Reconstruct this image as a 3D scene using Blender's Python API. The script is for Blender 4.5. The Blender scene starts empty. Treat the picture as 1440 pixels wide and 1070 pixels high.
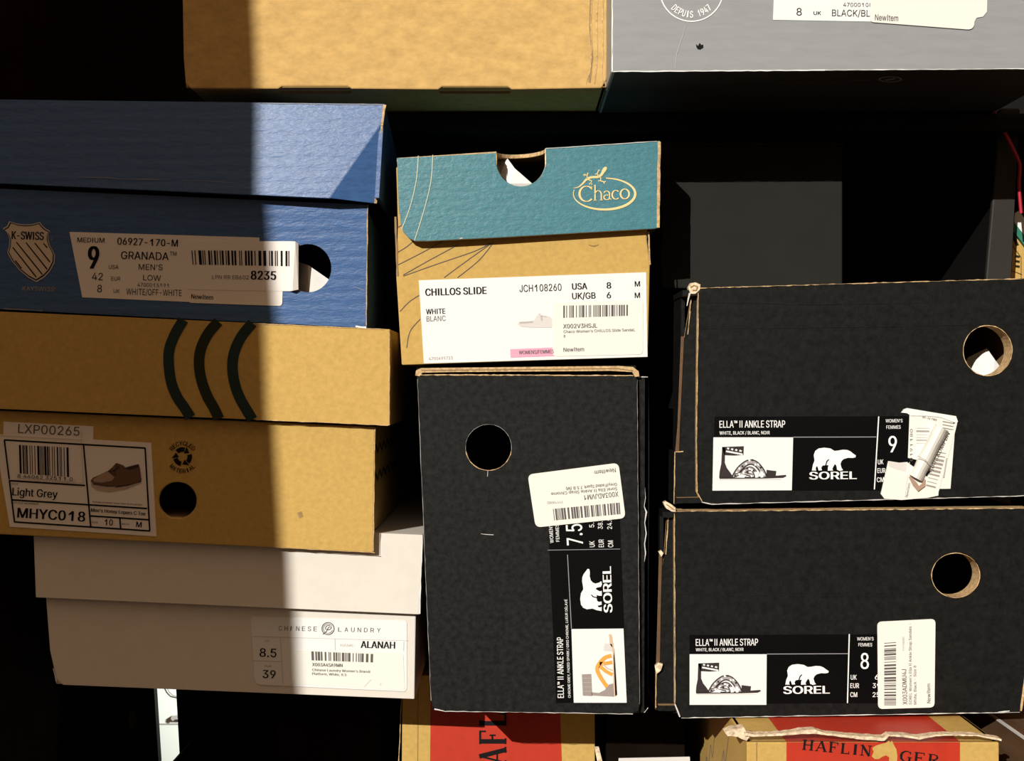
import bpy, bmesh, math, random
from mathutils import Vector
from mathutils.geometry import tessellate_polygon
random.seed(7)
S = bpy.context.scene
COL = S.collection

# ------------------------------------------------------------------ camera frame
D = 0.75                       # camera to the front faces of the stacks
K = 0.56 / 1440                # metres per photo pixel on that plane
Z0 = 1.0                       # eye height
CAM = Vector((0, -D, Z0))

def W(px, py, Y=0.0):
    t = (D + Y) / D
    return Vector(((px - 720) * K * t, Y, Z0 + (535 - py) * K * t))

class Face:
    """a plane the things on a box side lie in"""
    def __init__(self, p, n):
        self.p = Vector(p); self.n = Vector(n).normalized()
        if self.n.y > 0: self.n = -self.n        # towards the viewer
    def map(self, q, lift=0.0):
        d = Vector(((q[0] - 720) * K / D, 1.0, (535 - q[1]) * K / D))
        p = self.p + self.n * lift
        t = (p - CAM).dot(self.n) / d.dot(self.n)
        return CAM + d * t

def face(px, py, Y=0.0, sx=0.0, sz=0.0):
    return Face(W(px, py, Y), (sx, -1, sz))

def face3(a, b, c):
    return Face(a, (b - a).cross(c - a))

# ------------------------------------------------------------------ materials
MATS = {}
def lin(c):
    return tuple(((v / 255) / 12.92 if v / 255 <= 0.04045 else ((v / 255 + 0.055) / 1.055) ** 2.4) for v in c)

def mat(name, rgb, rough=0.7, spec=0.3, var=0.0, scale=300, stretch=(1, 1, 1), bump=0.0, ribs=0.0, metal=0, rib_scale=95, trans=0.0):
    m = bpy.data.materials.new(name); m.use_nodes = True
    nt = m.node_tree; N = nt.nodes; Lk = nt.links
    b = N['Principled BSDF']
    b.inputs['Roughness'].default_value = rough
    b.inputs['Specular IOR Level'].default_value = spec
    b.inputs['Metallic'].default_value = metal
    c = rgb if max(rgb) <= 1.0 else lin(rgb)
    b.inputs['Base Color'].default_value = (*c, 1)
    if var or bump or ribs:
        tc = N.new('ShaderNodeTexCoord'); mp = N.new('ShaderNodeMapping')
        mp.inputs['Scale'].default_value = stretch
        Lk.new(tc.outputs['Object'], mp.inputs['Vector'])
        nz = N.new('ShaderNodeTexNoise'); nz.inputs['Scale'].default_value = scale
        nz.inputs['Detail'].default_value = 5; nz.inputs['Roughness'].default_value = 0.65
        Lk.new(mp.outputs['Vector'], nz.inputs['Vector'])
        if var:
            rp = N.new('ShaderNodeValToRGB')
            rp.color_ramp.elements[0].position = 0.3; rp.color_ramp.elements[1].position = 0.7
            rp.color_ramp.elements[0].color = (*[v * (1 - var) for v in c], 1)
            rp.color_ramp.elements[1].color = (*[min(1, v * (1 + var)) for v in c], 1)
            Lk.new(nz.outputs['Fac'], rp.inputs['Fac']); Lk.new(rp.outputs['Color'], b.inputs['Base Color'])
        last = None
        if bump:
            bp = N.new('ShaderNodeBump'); bp.inputs['Strength'].default_value = bump
            bp.inputs['Distance'].default_value = 0.0006
            Lk.new(nz.outputs['Fac'], bp.inputs['Height']); last = bp
        if ribs:
            wv = N.new('ShaderNodeTexWave'); wv.bands_direction = 'Z'
            wv.inputs['Scale'].default_value = rib_scale; wv.inputs['Distortion'].default_value = 1.2
            wv.inputs['Detail'].default_value = 2; wv.inputs['Detail Scale'].default_value = 1.5
            Lk.new(tc.outputs['Object'], wv.inputs['Vector'])
            b2 = N.new('ShaderNodeBump'); b2.inputs['Strength'].default_value = ribs
            b2.inputs['Distance'].default_value = 0.0006
            Lk.new(wv.outputs['Fac'], b2.inputs['Height'])
            if last: Lk.new(last.outputs['Normal'], b2.inputs['Normal'])
            last = b2
        if last: Lk.new(last.outputs['Normal'], b.inputs['Normal'])
    MATS[name] = m
    return m

mat('kraft_board', (.53, .34, .12), .75, .15, .16, 170, (.8, 1, 1.3), .12)
mat('kraft_fine', (.49, .315, .088), .72, .2, .10, 380, (.9, 1, 1), .08)
mat('kraft_edge', (.50, .34, .17), .85, .1, .45, 500)
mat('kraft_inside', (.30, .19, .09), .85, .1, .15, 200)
mat('torn_board', (.66, .52, .36), .9, .1, .5, 420, (1, 1, 1), .8)
mat('navy_board', (.038, .100, .25), .36, .40, .15, 330, (.45, 1, 1.5), .5, .12, rib_scale=48)
mat('teal_board', (.038, .165, .20), .38, .45, .14, 380, (.7, 1, 1.3), .45, .05, rib_scale=60)
mat('black_board', (.0062, .0062, .0056), .6, .12, .55, 330, (1, 1, 1), .3, .08, rib_scale=40)
mat('black_worn', (.0092, .0092, .0085), .6, .12, .7, 300, (1, 1, 1), .3)
mat('grey_board', (.25, .258, .262), .5, .35, .06, 220, (.3, 1, 1.5), .1, .09, rib_scale=40)
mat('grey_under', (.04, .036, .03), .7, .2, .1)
mat('pink_white_board', (.645, .60, .53), .55, .3, .03, 120, (1, 1, 1), .05)
mat('white_paper', (.72, .72, .70), .55, .3)
mat('cream_sticker', (.72, .71, .64), .5, .3)
mat('warm_label', (.76, .71, .66), .5, .3)
mat('tape', (.62, .54, .44), .35, .4)
mat('ink', (.009, .009, .009), .8, .08)
mat('ink_soft', (.10, .09, .085), .6, .2)
mat('ink_grey', (.30, .28, .27), .6, .2)
mat('ink_pale', (.52, .49, .46), .6, .2)
mat('mark_black', (.001, .001, .001), .9, 0)
mat('label_black', (.002, .002, .002), .5, .06)
mat('print_white', (.78, .78, .76), .6, .2)
mat('print_bone', (.62, .52, .42), .6, .2)
mat('print_grey', (.25, .25, .27), .6, .2)
mat('print_navy', (.012, .016, .03), .6, .2)
mat('gold_ink', (.72, .56, .25), .5, .3)
mat('cream_line', (.55, .55, .38), .6, .2)
mat('spruce_ink', (.012, .026, .024), .6, .2)
mat('moss_ink', (.014, .019, .006), .6, .2)
mat('brown_ink', (.02, .009, .004), .6, .2)
mat('pink_print', (.72, .33, .44), .6, .2)
mat('slide_print', (.60, .57, .54), .6, .2)
mat('slide_dark', (.42, .39, .37), .6, .2)
mat('leather_brown', (.13, .065, .04), .6, .2)
mat('leather_tan_and_shade', (.36, .24, .17), .6, .2)
mat('sole_print', (.45, .35, .28), .6, .2)
mat('sandal_black', (.03, .022, .022), .6, .2)
mat('sandal_grey', (.33, .31, .31), .6, .2)
mat('heel_print', (.30, .25, .23), .6, .2)
mat('orange_print', (.75, .33, .06), .6, .2)
mat('tan_print', (.58, .42, .28), .6, .2)
mat('red_print', (.43, .028, .010), .55, .3, .08, 150)
mat('tissue', (.72, .71, .69), .7, .2, .06, 120, (1, 1, 1), .5)
mat('dark_wood', (.006, .005, .0045), .7, .12, .2, 60, (1, 1, 6))
mat('brown_wood', (.030, .011, .0045), .8, .05, .3, 40, (8, 1, 1))
mat('grey_back', (.016, .016, .015), .6, .2, .05, 20)
mat('post_grey', (.024, .022, .018), .6, .2, .1, 40)
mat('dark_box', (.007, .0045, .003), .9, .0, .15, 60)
mat('lit_back_standin', (.019, .0185, .016), .8, .05, .06, 40)
mat('mid_brown_box', (.11, .058, .028), .65, .25, .2, 60, (1, .3, 3))
mat('red_cord', (.36, .01, .025), .5, .4)
mat('green_print', (.03, .16, .11), .6, .2)
mat('white_metal', (.80, .82, .78), .4, .4)
mat('disc_grey', (.06, .06, .05), .5, .3)
mat('wall_paint', (.40, .32, .25), .9, .1, .04, 8)
mat('floor_wood', (.045, .028, .018), .6, .3, .25, 6, (1, 8, 1))
mat('frame_white', (.7, .68, .64), .5, .3)

# ------------------------------------------------------------------ text helper
# letter outlines, drawn here so that the script needs no font file
GLYPH_ROWS = [
 [[479],[16,0,201,509,276,509,463,0,395,0,287,302,276,334,264,372,250,420,232,478,245,478,228,419,213,371,201,333,191,302,85,0,110,142,110,199,370,199,370,142,239,456,154,199,324,199,344,142,135,142],[0,15,16,16,17,0,1,13,12,12,11,1,11,9,1,17,14,13,13,1,17,0,17,1,2,7,6,7,2,8,10,8,2,4,3,19,3,18,19,5,18,6,2,6,18,18,3,2,24,21,16,9,11,20,9,20,10,1,9,10,10,2,1,22,23,19,8,10,20,21,24,22,14,17,21,17,16,21,18,5,22,19,18,22,4,19,23,23,22,24,16,15,24]],
 [[456],[60,0,60,509,241,509,289,504,329,491,359,469,381,442,394,410,398,374,395,344,387,320,373,301,356,286,336,275,315,267,315,262,339,257,363,245,385,227,402,203,414,173,418,136,413,100,400,67,377,39,344,18,301,4,247,0,125,57,245,57,296,63,330,80,349,105,355,137,352,161,342,184,327,203,306,218,279,228,248,231,125,231,125,285,238,285,265,288,288,296,308,309,323,326,333,348,336,372,330,403,313,429,283,446,240,452,125,452],[0,28,40,1,0,40,40,41,1,41,53,1,39,43,42,28,0,27,27,29,28,39,42,40,41,40,42,52,2,53,1,53,2,38,37,15,14,45,44,50,4,51,3,51,4,29,27,26,26,30,29,43,39,38,38,15,43,15,14,43,14,44,43,51,3,52,2,52,3,31,25,24,24,23,31,32,31,23,23,22,32,33,32,22,22,21,33,21,20,33,34,33,20,20,19,34,35,34,19,19,18,35,11,10,47,10,9,47,48,47,9,9,8,48,8,7,48,49,48,7,7,6,49,30,26,25,25,31,30,35,18,36,18,17,36,17,16,36,37,36,16,15,37,16,45,14,13,46,45,13,13,12,46,12,11,46,11,47,46,49,6,50,6,5,50,4,50,5]],
 [[510],[267,-7,205,1,150,25,104,63,70,115,48,179,40,254,48,329,70,393,104,445,150,484,205,508,267,516,305,513,340,504,373,490,402,471,427,447,448,418,463,385,473,348,408,348,401,373,389,395,375,413,357,428,337,440,315,449,292,454,267,456,223,450,184,432,150,403,125,364,109,314,103,254,109,194,125,145,151,105,184,76,223,59,267,53,292,55,315,60,337,69,357,81,375,96,389,114,401,136,408,160,473,160,463,124,448,91,428,62,402,38,373,19,341,5,305,-4],[5,4,37,37,36,5,6,5,36,35,6,36,6,35,34,7,6,34,34,33,7,8,7,33,30,11,31,40,0,41,28,13,12,41,0,42,28,12,29,0,40,1,39,1,40,29,12,30,11,30,12,1,39,2,39,38,2,3,2,38,4,3,38,37,4,38,8,33,32,9,8,32,32,31,9,10,9,31,31,11,10,43,57,56,56,44,43,26,14,27,44,56,55,55,45,44,25,15,26,14,26,15,52,51,48,49,48,51,51,50,49,20,19,21,22,21,19,19,18,22,23,22,18,18,17,23,45,55,54,46,45,54,54,53,46,47,46,53,53,52,47,52,48,47,23,17,24,17,16,24,25,24,16,15,25,16,42,0,57,57,43,42,13,28,27,27,14,13]],
 [[502],[219,0,96,0,96,57,215,57,272,63,318,81,354,110,379,149,394,198,399,255,394,312,379,361,354,399,320,428,275,446,221,452,93,452,93,509,225,509,294,501,353,478,399,441,433,391,455,329,462,255,455,181,433,119,398,68,351,31,291,8,125,509,125,0,60,0,60,509,125,452,125,57],[33,32,16,16,17,33,2,1,31,1,2,32,16,32,2,17,16,30,29,5,4,29,4,0,3,0,4,18,15,14,14,19,18,0,3,31,2,31,35,16,2,34,30,16,34,15,18,30,20,13,12,10,9,24,24,23,10,6,28,27,27,26,6,7,6,26,26,25,7,8,7,25,25,24,8,24,9,8,10,23,11,23,22,11,12,11,22,22,21,12,20,12,21,5,29,28,28,6,5,19,14,13,13,20,19,15,30,34,2,35,34,31,3,35]],
 [[418],[60,0,60,509,372,509,372,452,125,452,125,286,355,286,355,229,125,229,125,57,375,57,375,0],[0,9,8,1,0,8,8,5,1,5,4,1,9,0,11,11,10,9,5,8,7,7,6,5,3,2,4,1,4,2]],
 [[410],[60,0,60,509,369,509,369,452,125,452,125,278,346,278,346,221,125,221,125,0],[9,8,0,8,5,0,1,0,5,3,2,4,5,8,7,7,6,5,1,5,4,4,2,1]],
 [[520],[269,-7,205,1,149,25,104,64,69,116,47,179,40,254,47,329,69,393,103,445,149,484,203,508,265,516,304,513,340,504,374,489,403,469,429,445,449,416,465,384,474,349,408,349,399,372,387,393,373,411,356,427,337,439,315,448,291,454,265,456,222,450,183,432,150,404,125,364,109,314,103,254,109,194,125,145,151,105,184,76,224,59,269,53,309,57,345,71,374,93,396,123,410,160,415,202,434,199,283,199,283,256,478,256,478,200,471,141,451,91,419,50,377,19,326,0,414,199],[5,4,37,37,36,5,6,5,36,35,6,36,6,35,34,7,6,34,34,33,7,8,7,33,30,11,31,40,0,41,12,29,28,0,40,1,39,1,40,29,12,30,11,30,12,1,39,2,39,38,2,3,2,38,4,3,38,37,4,38,8,33,32,9,8,32,10,9,32,32,31,10,31,11,10,57,43,42,26,14,27,13,27,14,43,57,56,56,44,43,25,15,26,14,26,15,53,52,48,52,51,48,53,48,46,47,58,48,48,51,47,20,19,21,22,21,19,19,18,22,44,56,55,55,54,44,45,44,54,54,53,45,53,46,45,22,18,23,18,17,23,24,23,17,17,16,24,25,24,16,15,25,16,57,42,0,41,0,42,58,47,49,50,49,47,47,51,50,27,13,28,12,28,13,46,48,58]],
 [[516],[60,0,60,509,125,509,125,289,392,289,392,509,457,509,457,0,392,0,392,232,125,232,125,0],[0,11,10,1,0,10,10,3,1,3,2,1,9,8,7,7,6,9,4,9,6,6,5,4,3,10,9,9,4,3]],
 [[270],[95,0,172,0,172,509,95,509],[0,1,2,0,2,3]],
 [[396],[185,-7,124,3,75,33,44,81,33,145,33,173,98,173,98,145,104,104,122,74,149,56,185,50,220,56,248,74,266,104,272,145,272,509,336,509,336,145,326,81,294,33,246,3],[5,4,7,10,1,0,1,10,9,1,9,2,9,8,2,3,2,8,4,3,8,7,4,8,5,7,6,21,13,12,16,15,18,18,17,16,13,21,20,14,13,20,20,19,14,19,18,14,18,15,14,21,12,0,12,11,0,10,0,11]],
 [[466],[104,145,104,216,122,239,139,261,157,282,174,303,193,324,212,344,364,509,448,509,231,276,228,276,60,0,60,509,125,509,125,334,124,225,125,193,125,0,372,0,188,259,228,309,449,0,124,242,125,167,198,245,243,288],[0,1,12,13,12,1,0,12,18,1,0,17,17,16,1,2,1,16,2,16,23,2,23,15,1,2,15,13,1,15,15,14,13,5,4,20,20,11,21,19,22,10,10,22,26,21,10,26,8,21,9,10,21,11,6,5,21,7,6,21,21,8,7,16,17,20,3,16,20,20,4,3,0,18,24,17,0,24,16,3,23,11,20,25,10,11,25,19,10,25,17,24,25,20,17,25,5,20,21,9,21,26]],
 [[392],[60,0,60,509,125,509,125,57,361,57,361,0],[1,0,3,3,0,5,5,4,3,1,3,2]],
 [[628],[60,0,60,509,152,509,277,187,282,174,287,159,293,141,299,123,305,103,311,84,317,65,322,49,307,49,312,65,318,83,324,102,330,121,336,140,342,158,348,174,352,187,476,509,568,509,568,0,504,0,504,291,504,308,504,327,505,347,505,369,506,391,506,413,507,435,507,457,513,457,505,433,498,409,490,386,482,363,474,341,467,322,461,305,456,291,342,0,286,0,170,291,165,304,159,321,152,340,145,361,137,384,129,408,121,432,112,457,119,457,119,437,120,416,120,394,121,372,121,350,122,328,122,309,122,291,122,0,315,73,507,437,119,436],[55,53,66,57,56,1,53,1,56,54,53,55,55,52,54,63,62,0,1,0,62,62,61,1,61,60,1,60,59,1,59,58,1,57,1,58,13,9,12,8,12,9,12,8,44,49,2,50,51,50,2,52,51,2,54,52,2,53,54,2,1,53,2,14,10,11,11,15,14,31,30,22,22,34,31,32,31,34,34,33,65,65,33,35,25,24,23,23,22,25,26,25,22,27,26,22,28,27,22,29,28,22,22,30,29,20,19,42,21,38,37,37,36,21,36,35,21,35,33,21,33,34,21,34,22,21,12,44,43,43,11,12,13,12,11,11,10,13,13,10,64,42,41,20,2,49,48,46,45,3,3,2,48,48,47,3,47,46,3,10,14,64,9,13,64,38,21,39,21,20,39,40,39,20,41,40,20,32,34,65,15,11,43,43,42,18,19,18,42,18,17,43,17,16,43,16,15,43,4,3,45,45,44,5,6,5,44,7,6,44,8,7,44,5,4,45,53,56,66,52,55,66]],
 [[523],[60,0,60,509,136,509,343,183,352,169,363,151,375,130,388,107,401,82,414,55,405,54,402,81,401,108,400,134,399,157,399,178,399,195,399,509,463,509,463,0,387,0,202,290,190,310,177,331,164,354,148,381,130,413,108,452,119,454,121,417,122,384,123,354,124,328,125,307,125,291,125,0,403,78,120,430],[33,32,1,32,31,1,31,30,1,27,1,30,30,29,27,2,26,25,35,34,0,1,0,34,33,1,34,28,27,37,26,2,28,27,28,2,1,27,2,20,7,6,10,9,36,11,9,12,9,19,12,13,12,19,14,13,19,19,9,20,9,10,20,7,20,10,10,8,7,14,19,15,16,15,19,19,18,16,17,16,18,6,5,20,25,24,2,22,21,3,3,2,22,23,22,2,24,23,2,9,11,36,8,10,36,3,21,20,4,3,20,5,4,20,27,29,37,26,28,37]],
 [[533],[267,-7,205,1,150,25,105,63,70,115,48,179,40,254,48,329,70,393,105,445,150,484,205,508,267,516,329,508,384,484,429,445,464,393,486,329,493,254,486,179,464,115,429,63,384,25,329,1,267,53,310,59,349,76,383,105,408,144,425,194,430,254,425,314,408,365,383,404,349,433,310,450,267,456,223,450,184,433,151,404,125,364,109,314,103,254,109,194,125,144,151,105,184,76,223,59],[5,4,44,44,43,5,6,5,43,42,6,43,6,42,41,7,6,41,41,40,7,8,7,40,45,2,46,39,38,10,47,1,0,0,24,47,46,2,1,1,47,46,37,11,38,10,38,11,2,45,3,4,3,45,44,4,45,8,40,39,9,8,39,39,10,9,12,36,35,35,13,12,27,26,22,33,14,34,22,26,23,25,23,26,13,35,34,34,14,13,20,19,28,29,28,19,19,18,29,18,30,29,30,18,31,18,17,31,32,31,17,17,16,32,27,22,21,21,20,27,20,28,27,32,16,33,16,15,33,14,33,15,23,25,0,24,0,25,36,12,37,11,37,12]],
 [[444],[60,0,60,509,235,509,289,503,332,487,366,462,390,430,404,391,409,348,404,304,390,265,366,233,332,207,289,191,235,186,109,186,109,242,233,242,269,246,297,256,318,272,333,294,342,319,344,348,342,376,333,402,318,423,297,439,268,449,232,452,125,452,125,0,125,242,125,186],[15,16,0,1,0,16,15,0,31,16,15,33,16,32,30,1,16,30,18,14,13,13,19,18,27,3,28,2,28,3,15,31,33,14,18,17,28,2,29,30,29,2,1,30,2,20,12,11,21,20,11,11,10,21,10,9,21,22,21,9,9,8,22,8,23,22,23,8,24,8,7,24,25,24,7,7,6,25,6,5,25,26,25,5,4,26,5,19,13,12,12,20,19,26,4,27,3,27,4,14,17,33,17,32,33,32,16,33]],
 [[533],[245,159,313,159,369,85,384,65,468,-48,401,-48,346,27,331,46,267,-7,205,1,150,25,105,63,70,115,48,179,40,254,48,329,70,393,105,445,150,484,205,508,267,516,329,508,384,484,429,445,464,393,486,329,493,254,486,179,464,115,429,63,384,25,329,1,267,53,310,59,349,76,383,105,408,144,425,194,430,254,425,314,408,365,383,404,349,433,310,450,267,456,223,450,184,433,151,404,125,364,109,314,103,254,109,194,125,144,151,105,184,76,223,59,402,41,356,13,319,62,366,90],[13,12,52,52,51,13,14,13,51,50,14,51,14,50,49,15,14,49,49,48,15,16,15,48,9,55,54,33,32,8,44,20,45,55,9,8,8,32,55,19,46,45,45,20,19,9,54,10,54,53,10,11,10,53,12,11,53,52,12,53,16,48,47,17,16,47,18,17,47,47,46,18,46,19,18,6,34,7,6,7,31,35,2,3,41,22,42,30,3,6,34,6,3,3,2,34,34,2,59,21,43,42,42,22,21,28,27,36,37,36,27,27,26,37,26,38,37,38,26,39,26,25,39,40,39,25,25,24,40,30,6,57,5,4,30,3,30,56,35,3,29,29,28,35,28,36,35,40,24,41,24,23,41,22,41,23,33,8,31,31,7,33,20,44,43,43,21,20,2,35,59,29,3,56,6,31,57,33,7,58,7,34,58,30,4,56,5,30,57,1,0,58,34,1,58,1,34,59]],
 [[448],[60,0,60,509,236,509,290,504,333,489,367,465,390,433,405,395,409,352,405,309,390,271,367,240,333,217,289,203,236,198,96,198,96,255,234,255,269,258,298,267,319,281,334,300,342,324,345,352,342,380,334,405,319,425,298,440,269,449,233,452,125,452,125,0,353,0,230,229,303,229,428,0,125,255,125,198,246,199,313,210],[15,16,0,1,0,16,15,0,31,16,15,37,16,36,30,1,16,30,34,19,18,27,3,28,2,28,3,15,31,37,38,13,33,13,34,33,17,33,18,28,2,29,30,29,2,1,30,2,20,12,11,21,20,11,11,10,21,10,9,21,22,21,9,9,8,22,23,22,8,24,23,8,8,7,24,7,6,24,25,24,6,6,5,25,26,25,5,4,26,5,13,38,32,13,32,39,34,13,39,12,20,34,19,34,20,26,4,27,3,27,4,14,33,37,33,17,36,36,37,33,36,16,37,33,14,38,34,18,33,12,34,39,32,35,39]],
 [[446],[224,-9,172,-4,128,9,91,31,64,60,46,96,38,137,104,137,110,110,123,88,142,71,166,59,194,52,224,49,257,52,286,60,311,74,329,92,341,114,346,139,342,161,332,179,316,193,296,205,272,214,245,222,184,239,128,260,86,289,60,326,52,372,58,413,75,448,102,476,138,498,180,511,227,516,275,511,316,498,351,476,377,449,394,415,401,378,337,378,326,412,302,437,267,453,225,459,194,456,167,448,145,435,129,418,118,398,115,376,119,352,131,334,148,319,169,308,191,300,212,293,264,279,287,272,312,264,336,252,359,238,379,220,395,198,405,171,408,139,403,99,386,64,360,34,323,11,278,-4],[4,3,9,9,8,4,5,4,8,8,7,5,6,5,7,30,29,54,54,53,30,31,30,53,53,52,31,32,31,52,50,49,34,12,1,0,0,13,12,58,26,59,1,12,11,26,58,57,48,35,49,34,49,35,1,11,2,11,10,2,3,2,10,9,3,10,26,57,27,57,56,27,28,27,56,56,55,28,29,28,55,54,29,55,32,52,51,33,32,51,51,50,33,50,34,33,73,15,14,60,25,24,15,73,72,72,16,15,23,62,24,62,61,24,60,24,61,45,38,46,37,46,38,71,70,17,18,17,70,70,69,18,19,18,69,69,68,19,68,67,19,20,19,67,67,66,20,21,20,66,66,65,21,64,21,65,42,41,43,16,72,71,71,17,16,21,64,22,64,63,22,23,22,63,62,23,63,43,41,44,41,40,44,40,39,44,45,44,39,38,45,39,73,14,0,13,0,14,59,26,25,25,60,59,46,37,47,37,36,47,48,47,36,35,48,36]],
 [[448],[32,452,32,509,417,509,417,452,257,452,257,0,193,0,193,452],[1,0,7,3,2,4,7,6,5,5,4,7,4,2,7,1,7,2]],
 [[517],[259,-8,203,-2,154,15,114,43,85,80,66,124,60,173,60,509,124,509,124,178,128,144,141,113,160,87,187,68,220,56,259,52,298,56,331,68,357,87,377,113,389,144,393,178,393,509,457,509,457,173,451,124,433,80,403,43,363,15,315,-2],[7,6,9,9,8,7,0,14,1,13,1,14,1,13,2,12,2,13,2,12,3,12,11,3,4,3,11,5,4,11,11,10,5,6,5,10,9,6,10,18,17,28,28,17,29,16,29,17,25,24,20,21,20,24,24,23,21,22,21,23,18,28,27,19,18,27,27,26,19,26,25,19,25,20,19,29,16,0,16,15,0,14,0,15]],
 [[479],[204,0,16,509,84,509,192,206,203,176,215,137,230,89,248,31,235,31,252,90,267,138,279,176,290,206,395,509,463,509,278,0,241,53],[2,1,3,8,6,0,5,0,6,3,1,0,4,3,0,0,5,4,9,7,15,15,10,9,14,13,12,14,12,15,12,11,15,10,15,11,8,0,15,15,7,8,8,7,16,7,9,16,6,8,16]],
 [[686],[155,0,16,509,82,509,163,196,170,171,175,145,181,120,187,94,192,67,197,40,189,40,194,67,200,94,205,120,211,145,218,171,224,196,306,509,380,509,462,196,468,171,474,145,480,120,486,94,492,67,497,40,488,40,493,67,499,94,504,120,510,145,517,171,523,196,603,509,670,509,530,0,455,0,368,323,359,356,351,391,344,431,336,475,350,475,342,433,335,395,327,359,318,323,230,0,193,61,493,63,343,436],[5,4,0,4,3,0,1,0,3,2,1,3,9,11,48,9,48,10,10,8,0,8,7,0,7,6,0,5,0,6,13,12,47,44,43,17,43,41,17,10,0,47,9,10,47,11,9,47,47,12,11,45,44,17,40,39,18,42,40,18,23,22,36,26,25,49,31,30,35,32,31,35,35,34,32,34,33,32,27,25,35,28,27,35,29,28,35,35,30,29,35,25,36,25,26,36,26,24,36,23,36,24,39,38,18,22,21,36,42,41,50,17,41,42,42,18,17,8,10,48,16,46,17,46,45,17,37,19,18,38,37,18,25,27,49,24,26,49,16,15,46,20,19,37,37,36,20,21,20,36,41,43,50,40,42,50,14,13,47,47,46,15,15,14,47]],
 [[474],[18,0,217,284,217,236,29,509,104,509,178,400,192,379,204,361,214,345,223,329,233,312,243,292,232,292,243,311,252,329,261,345,272,361,284,379,298,400,374,509,446,509,259,239,259,287,456,0,382,0,292,129,279,149,268,165,259,180,250,195,241,212,230,231,244,231,235,213,225,196,216,181,206,166,195,149,182,129,91,0,200,261,238,303,275,263,237,218],[5,4,3,0,39,38,1,9,8,2,35,34,34,33,2,33,31,2,1,2,31,12,10,1,9,1,10,35,2,36,37,36,2,38,37,2,2,1,40,5,3,1,6,5,1,7,6,1,1,8,7,22,15,14,28,21,29,30,29,21,32,30,21,21,22,11,13,11,22,22,14,13,19,18,20,24,23,25,21,28,27,27,26,21,26,25,21,21,25,42,22,21,42,18,17,22,17,16,22,15,22,16,32,31,43,32,21,31,1,31,21,21,11,1,12,1,11,12,11,41,1,3,40,0,38,40,38,2,40,11,13,41,10,12,41,20,18,42,18,22,42,25,23,42,31,33,43,30,32,43]],
 [[471],[203,0,203,208,16,509,91,509,192,344,208,318,222,292,236,264,250,230,224,230,237,265,251,293,265,318,280,344,381,509,455,509,268,208,268,0,237,262],[3,2,4,6,9,7,9,6,1,5,1,6,4,2,1,1,5,4,10,8,11,14,13,15,15,13,16,11,8,16,12,11,16,16,13,12,1,0,17,17,16,1,9,1,16,16,8,9,9,8,18,8,10,18,7,9,18]],
 [[438],[42,0,42,46,273,385,289,408,306,431,323,453,341,476,348,454,317,453,285,452,254,452,223,452,40,452,40,509,397,509,397,462,169,129,152,105,134,81,116,57,97,33,90,54,121,56,152,57,183,57,214,57,399,57,399,0,323,453,115,55],[21,1,20,20,29,21,20,1,0,20,0,25,25,24,20,24,23,20,23,22,20,29,20,22,21,19,18,18,17,21,1,21,17,17,16,1,1,16,2,6,28,7,6,7,15,15,14,6,15,2,16,3,2,15,15,7,3,4,3,7,7,5,4,28,6,8,9,8,6,10,9,6,11,10,6,6,14,11,25,0,27,27,26,25,13,12,11,11,14,13,5,7,28,19,21,29]],
 [[389],[160,-9,126,-5,94,5,68,22,48,45,35,73,30,108,34,138,43,161,58,179,78,193,100,203,125,211,152,216,178,220,209,224,234,227,252,230,265,235,273,243,276,255,276,257,273,279,267,297,256,311,240,322,220,329,196,331,171,329,149,322,132,313,118,301,107,288,100,274,41,291,57,322,79,346,104,364,133,375,163,382,194,384,215,383,239,379,263,372,286,360,306,343,322,320,333,290,337,251,337,0,277,0,277,52,272,52,264,38,252,25,236,12,215,1,190,-6,170,45,202,49,228,59,248,74,263,93,272,115,276,138,276,190,270,186,259,182,246,179,231,176,216,173,200,171,186,169,175,168,154,164,134,159,117,150,103,139,95,124,92,105,94,87,102,72,114,61,130,52,149,47],[4,3,81,81,80,4,5,4,80,80,79,5,6,5,79,79,78,6,7,6,78,8,7,78,78,77,8,9,8,77,10,9,77,35,34,33,33,32,35,84,83,1,72,14,73,57,58,0,13,74,73,73,14,13,84,1,0,0,58,84,12,75,74,74,13,12,29,28,38,28,39,38,1,83,2,83,82,2,3,2,82,81,3,82,10,77,76,11,10,76,76,75,11,75,12,11,35,32,31,36,35,31,31,30,36,37,36,30,30,29,37,29,38,37,15,71,70,26,41,27,40,27,41,16,69,68,68,67,16,67,17,16,59,56,55,60,59,55,55,54,60,15,70,69,69,16,15,25,42,26,41,26,42,51,50,49,21,20,48,48,47,21,62,52,51,63,62,51,51,49,63,64,63,49,49,48,64,48,65,64,19,18,65,65,48,19,48,20,19,21,47,22,47,46,22,23,22,46,46,45,23,60,54,53,61,60,53,53,52,61,52,62,61,17,67,66,66,65,17,65,18,17,23,45,24,45,44,24,25,24,44,44,43,25,42,25,43,56,59,57,58,57,59,14,72,71,71,15,14,27,40,28,39,28,40]],
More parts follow.
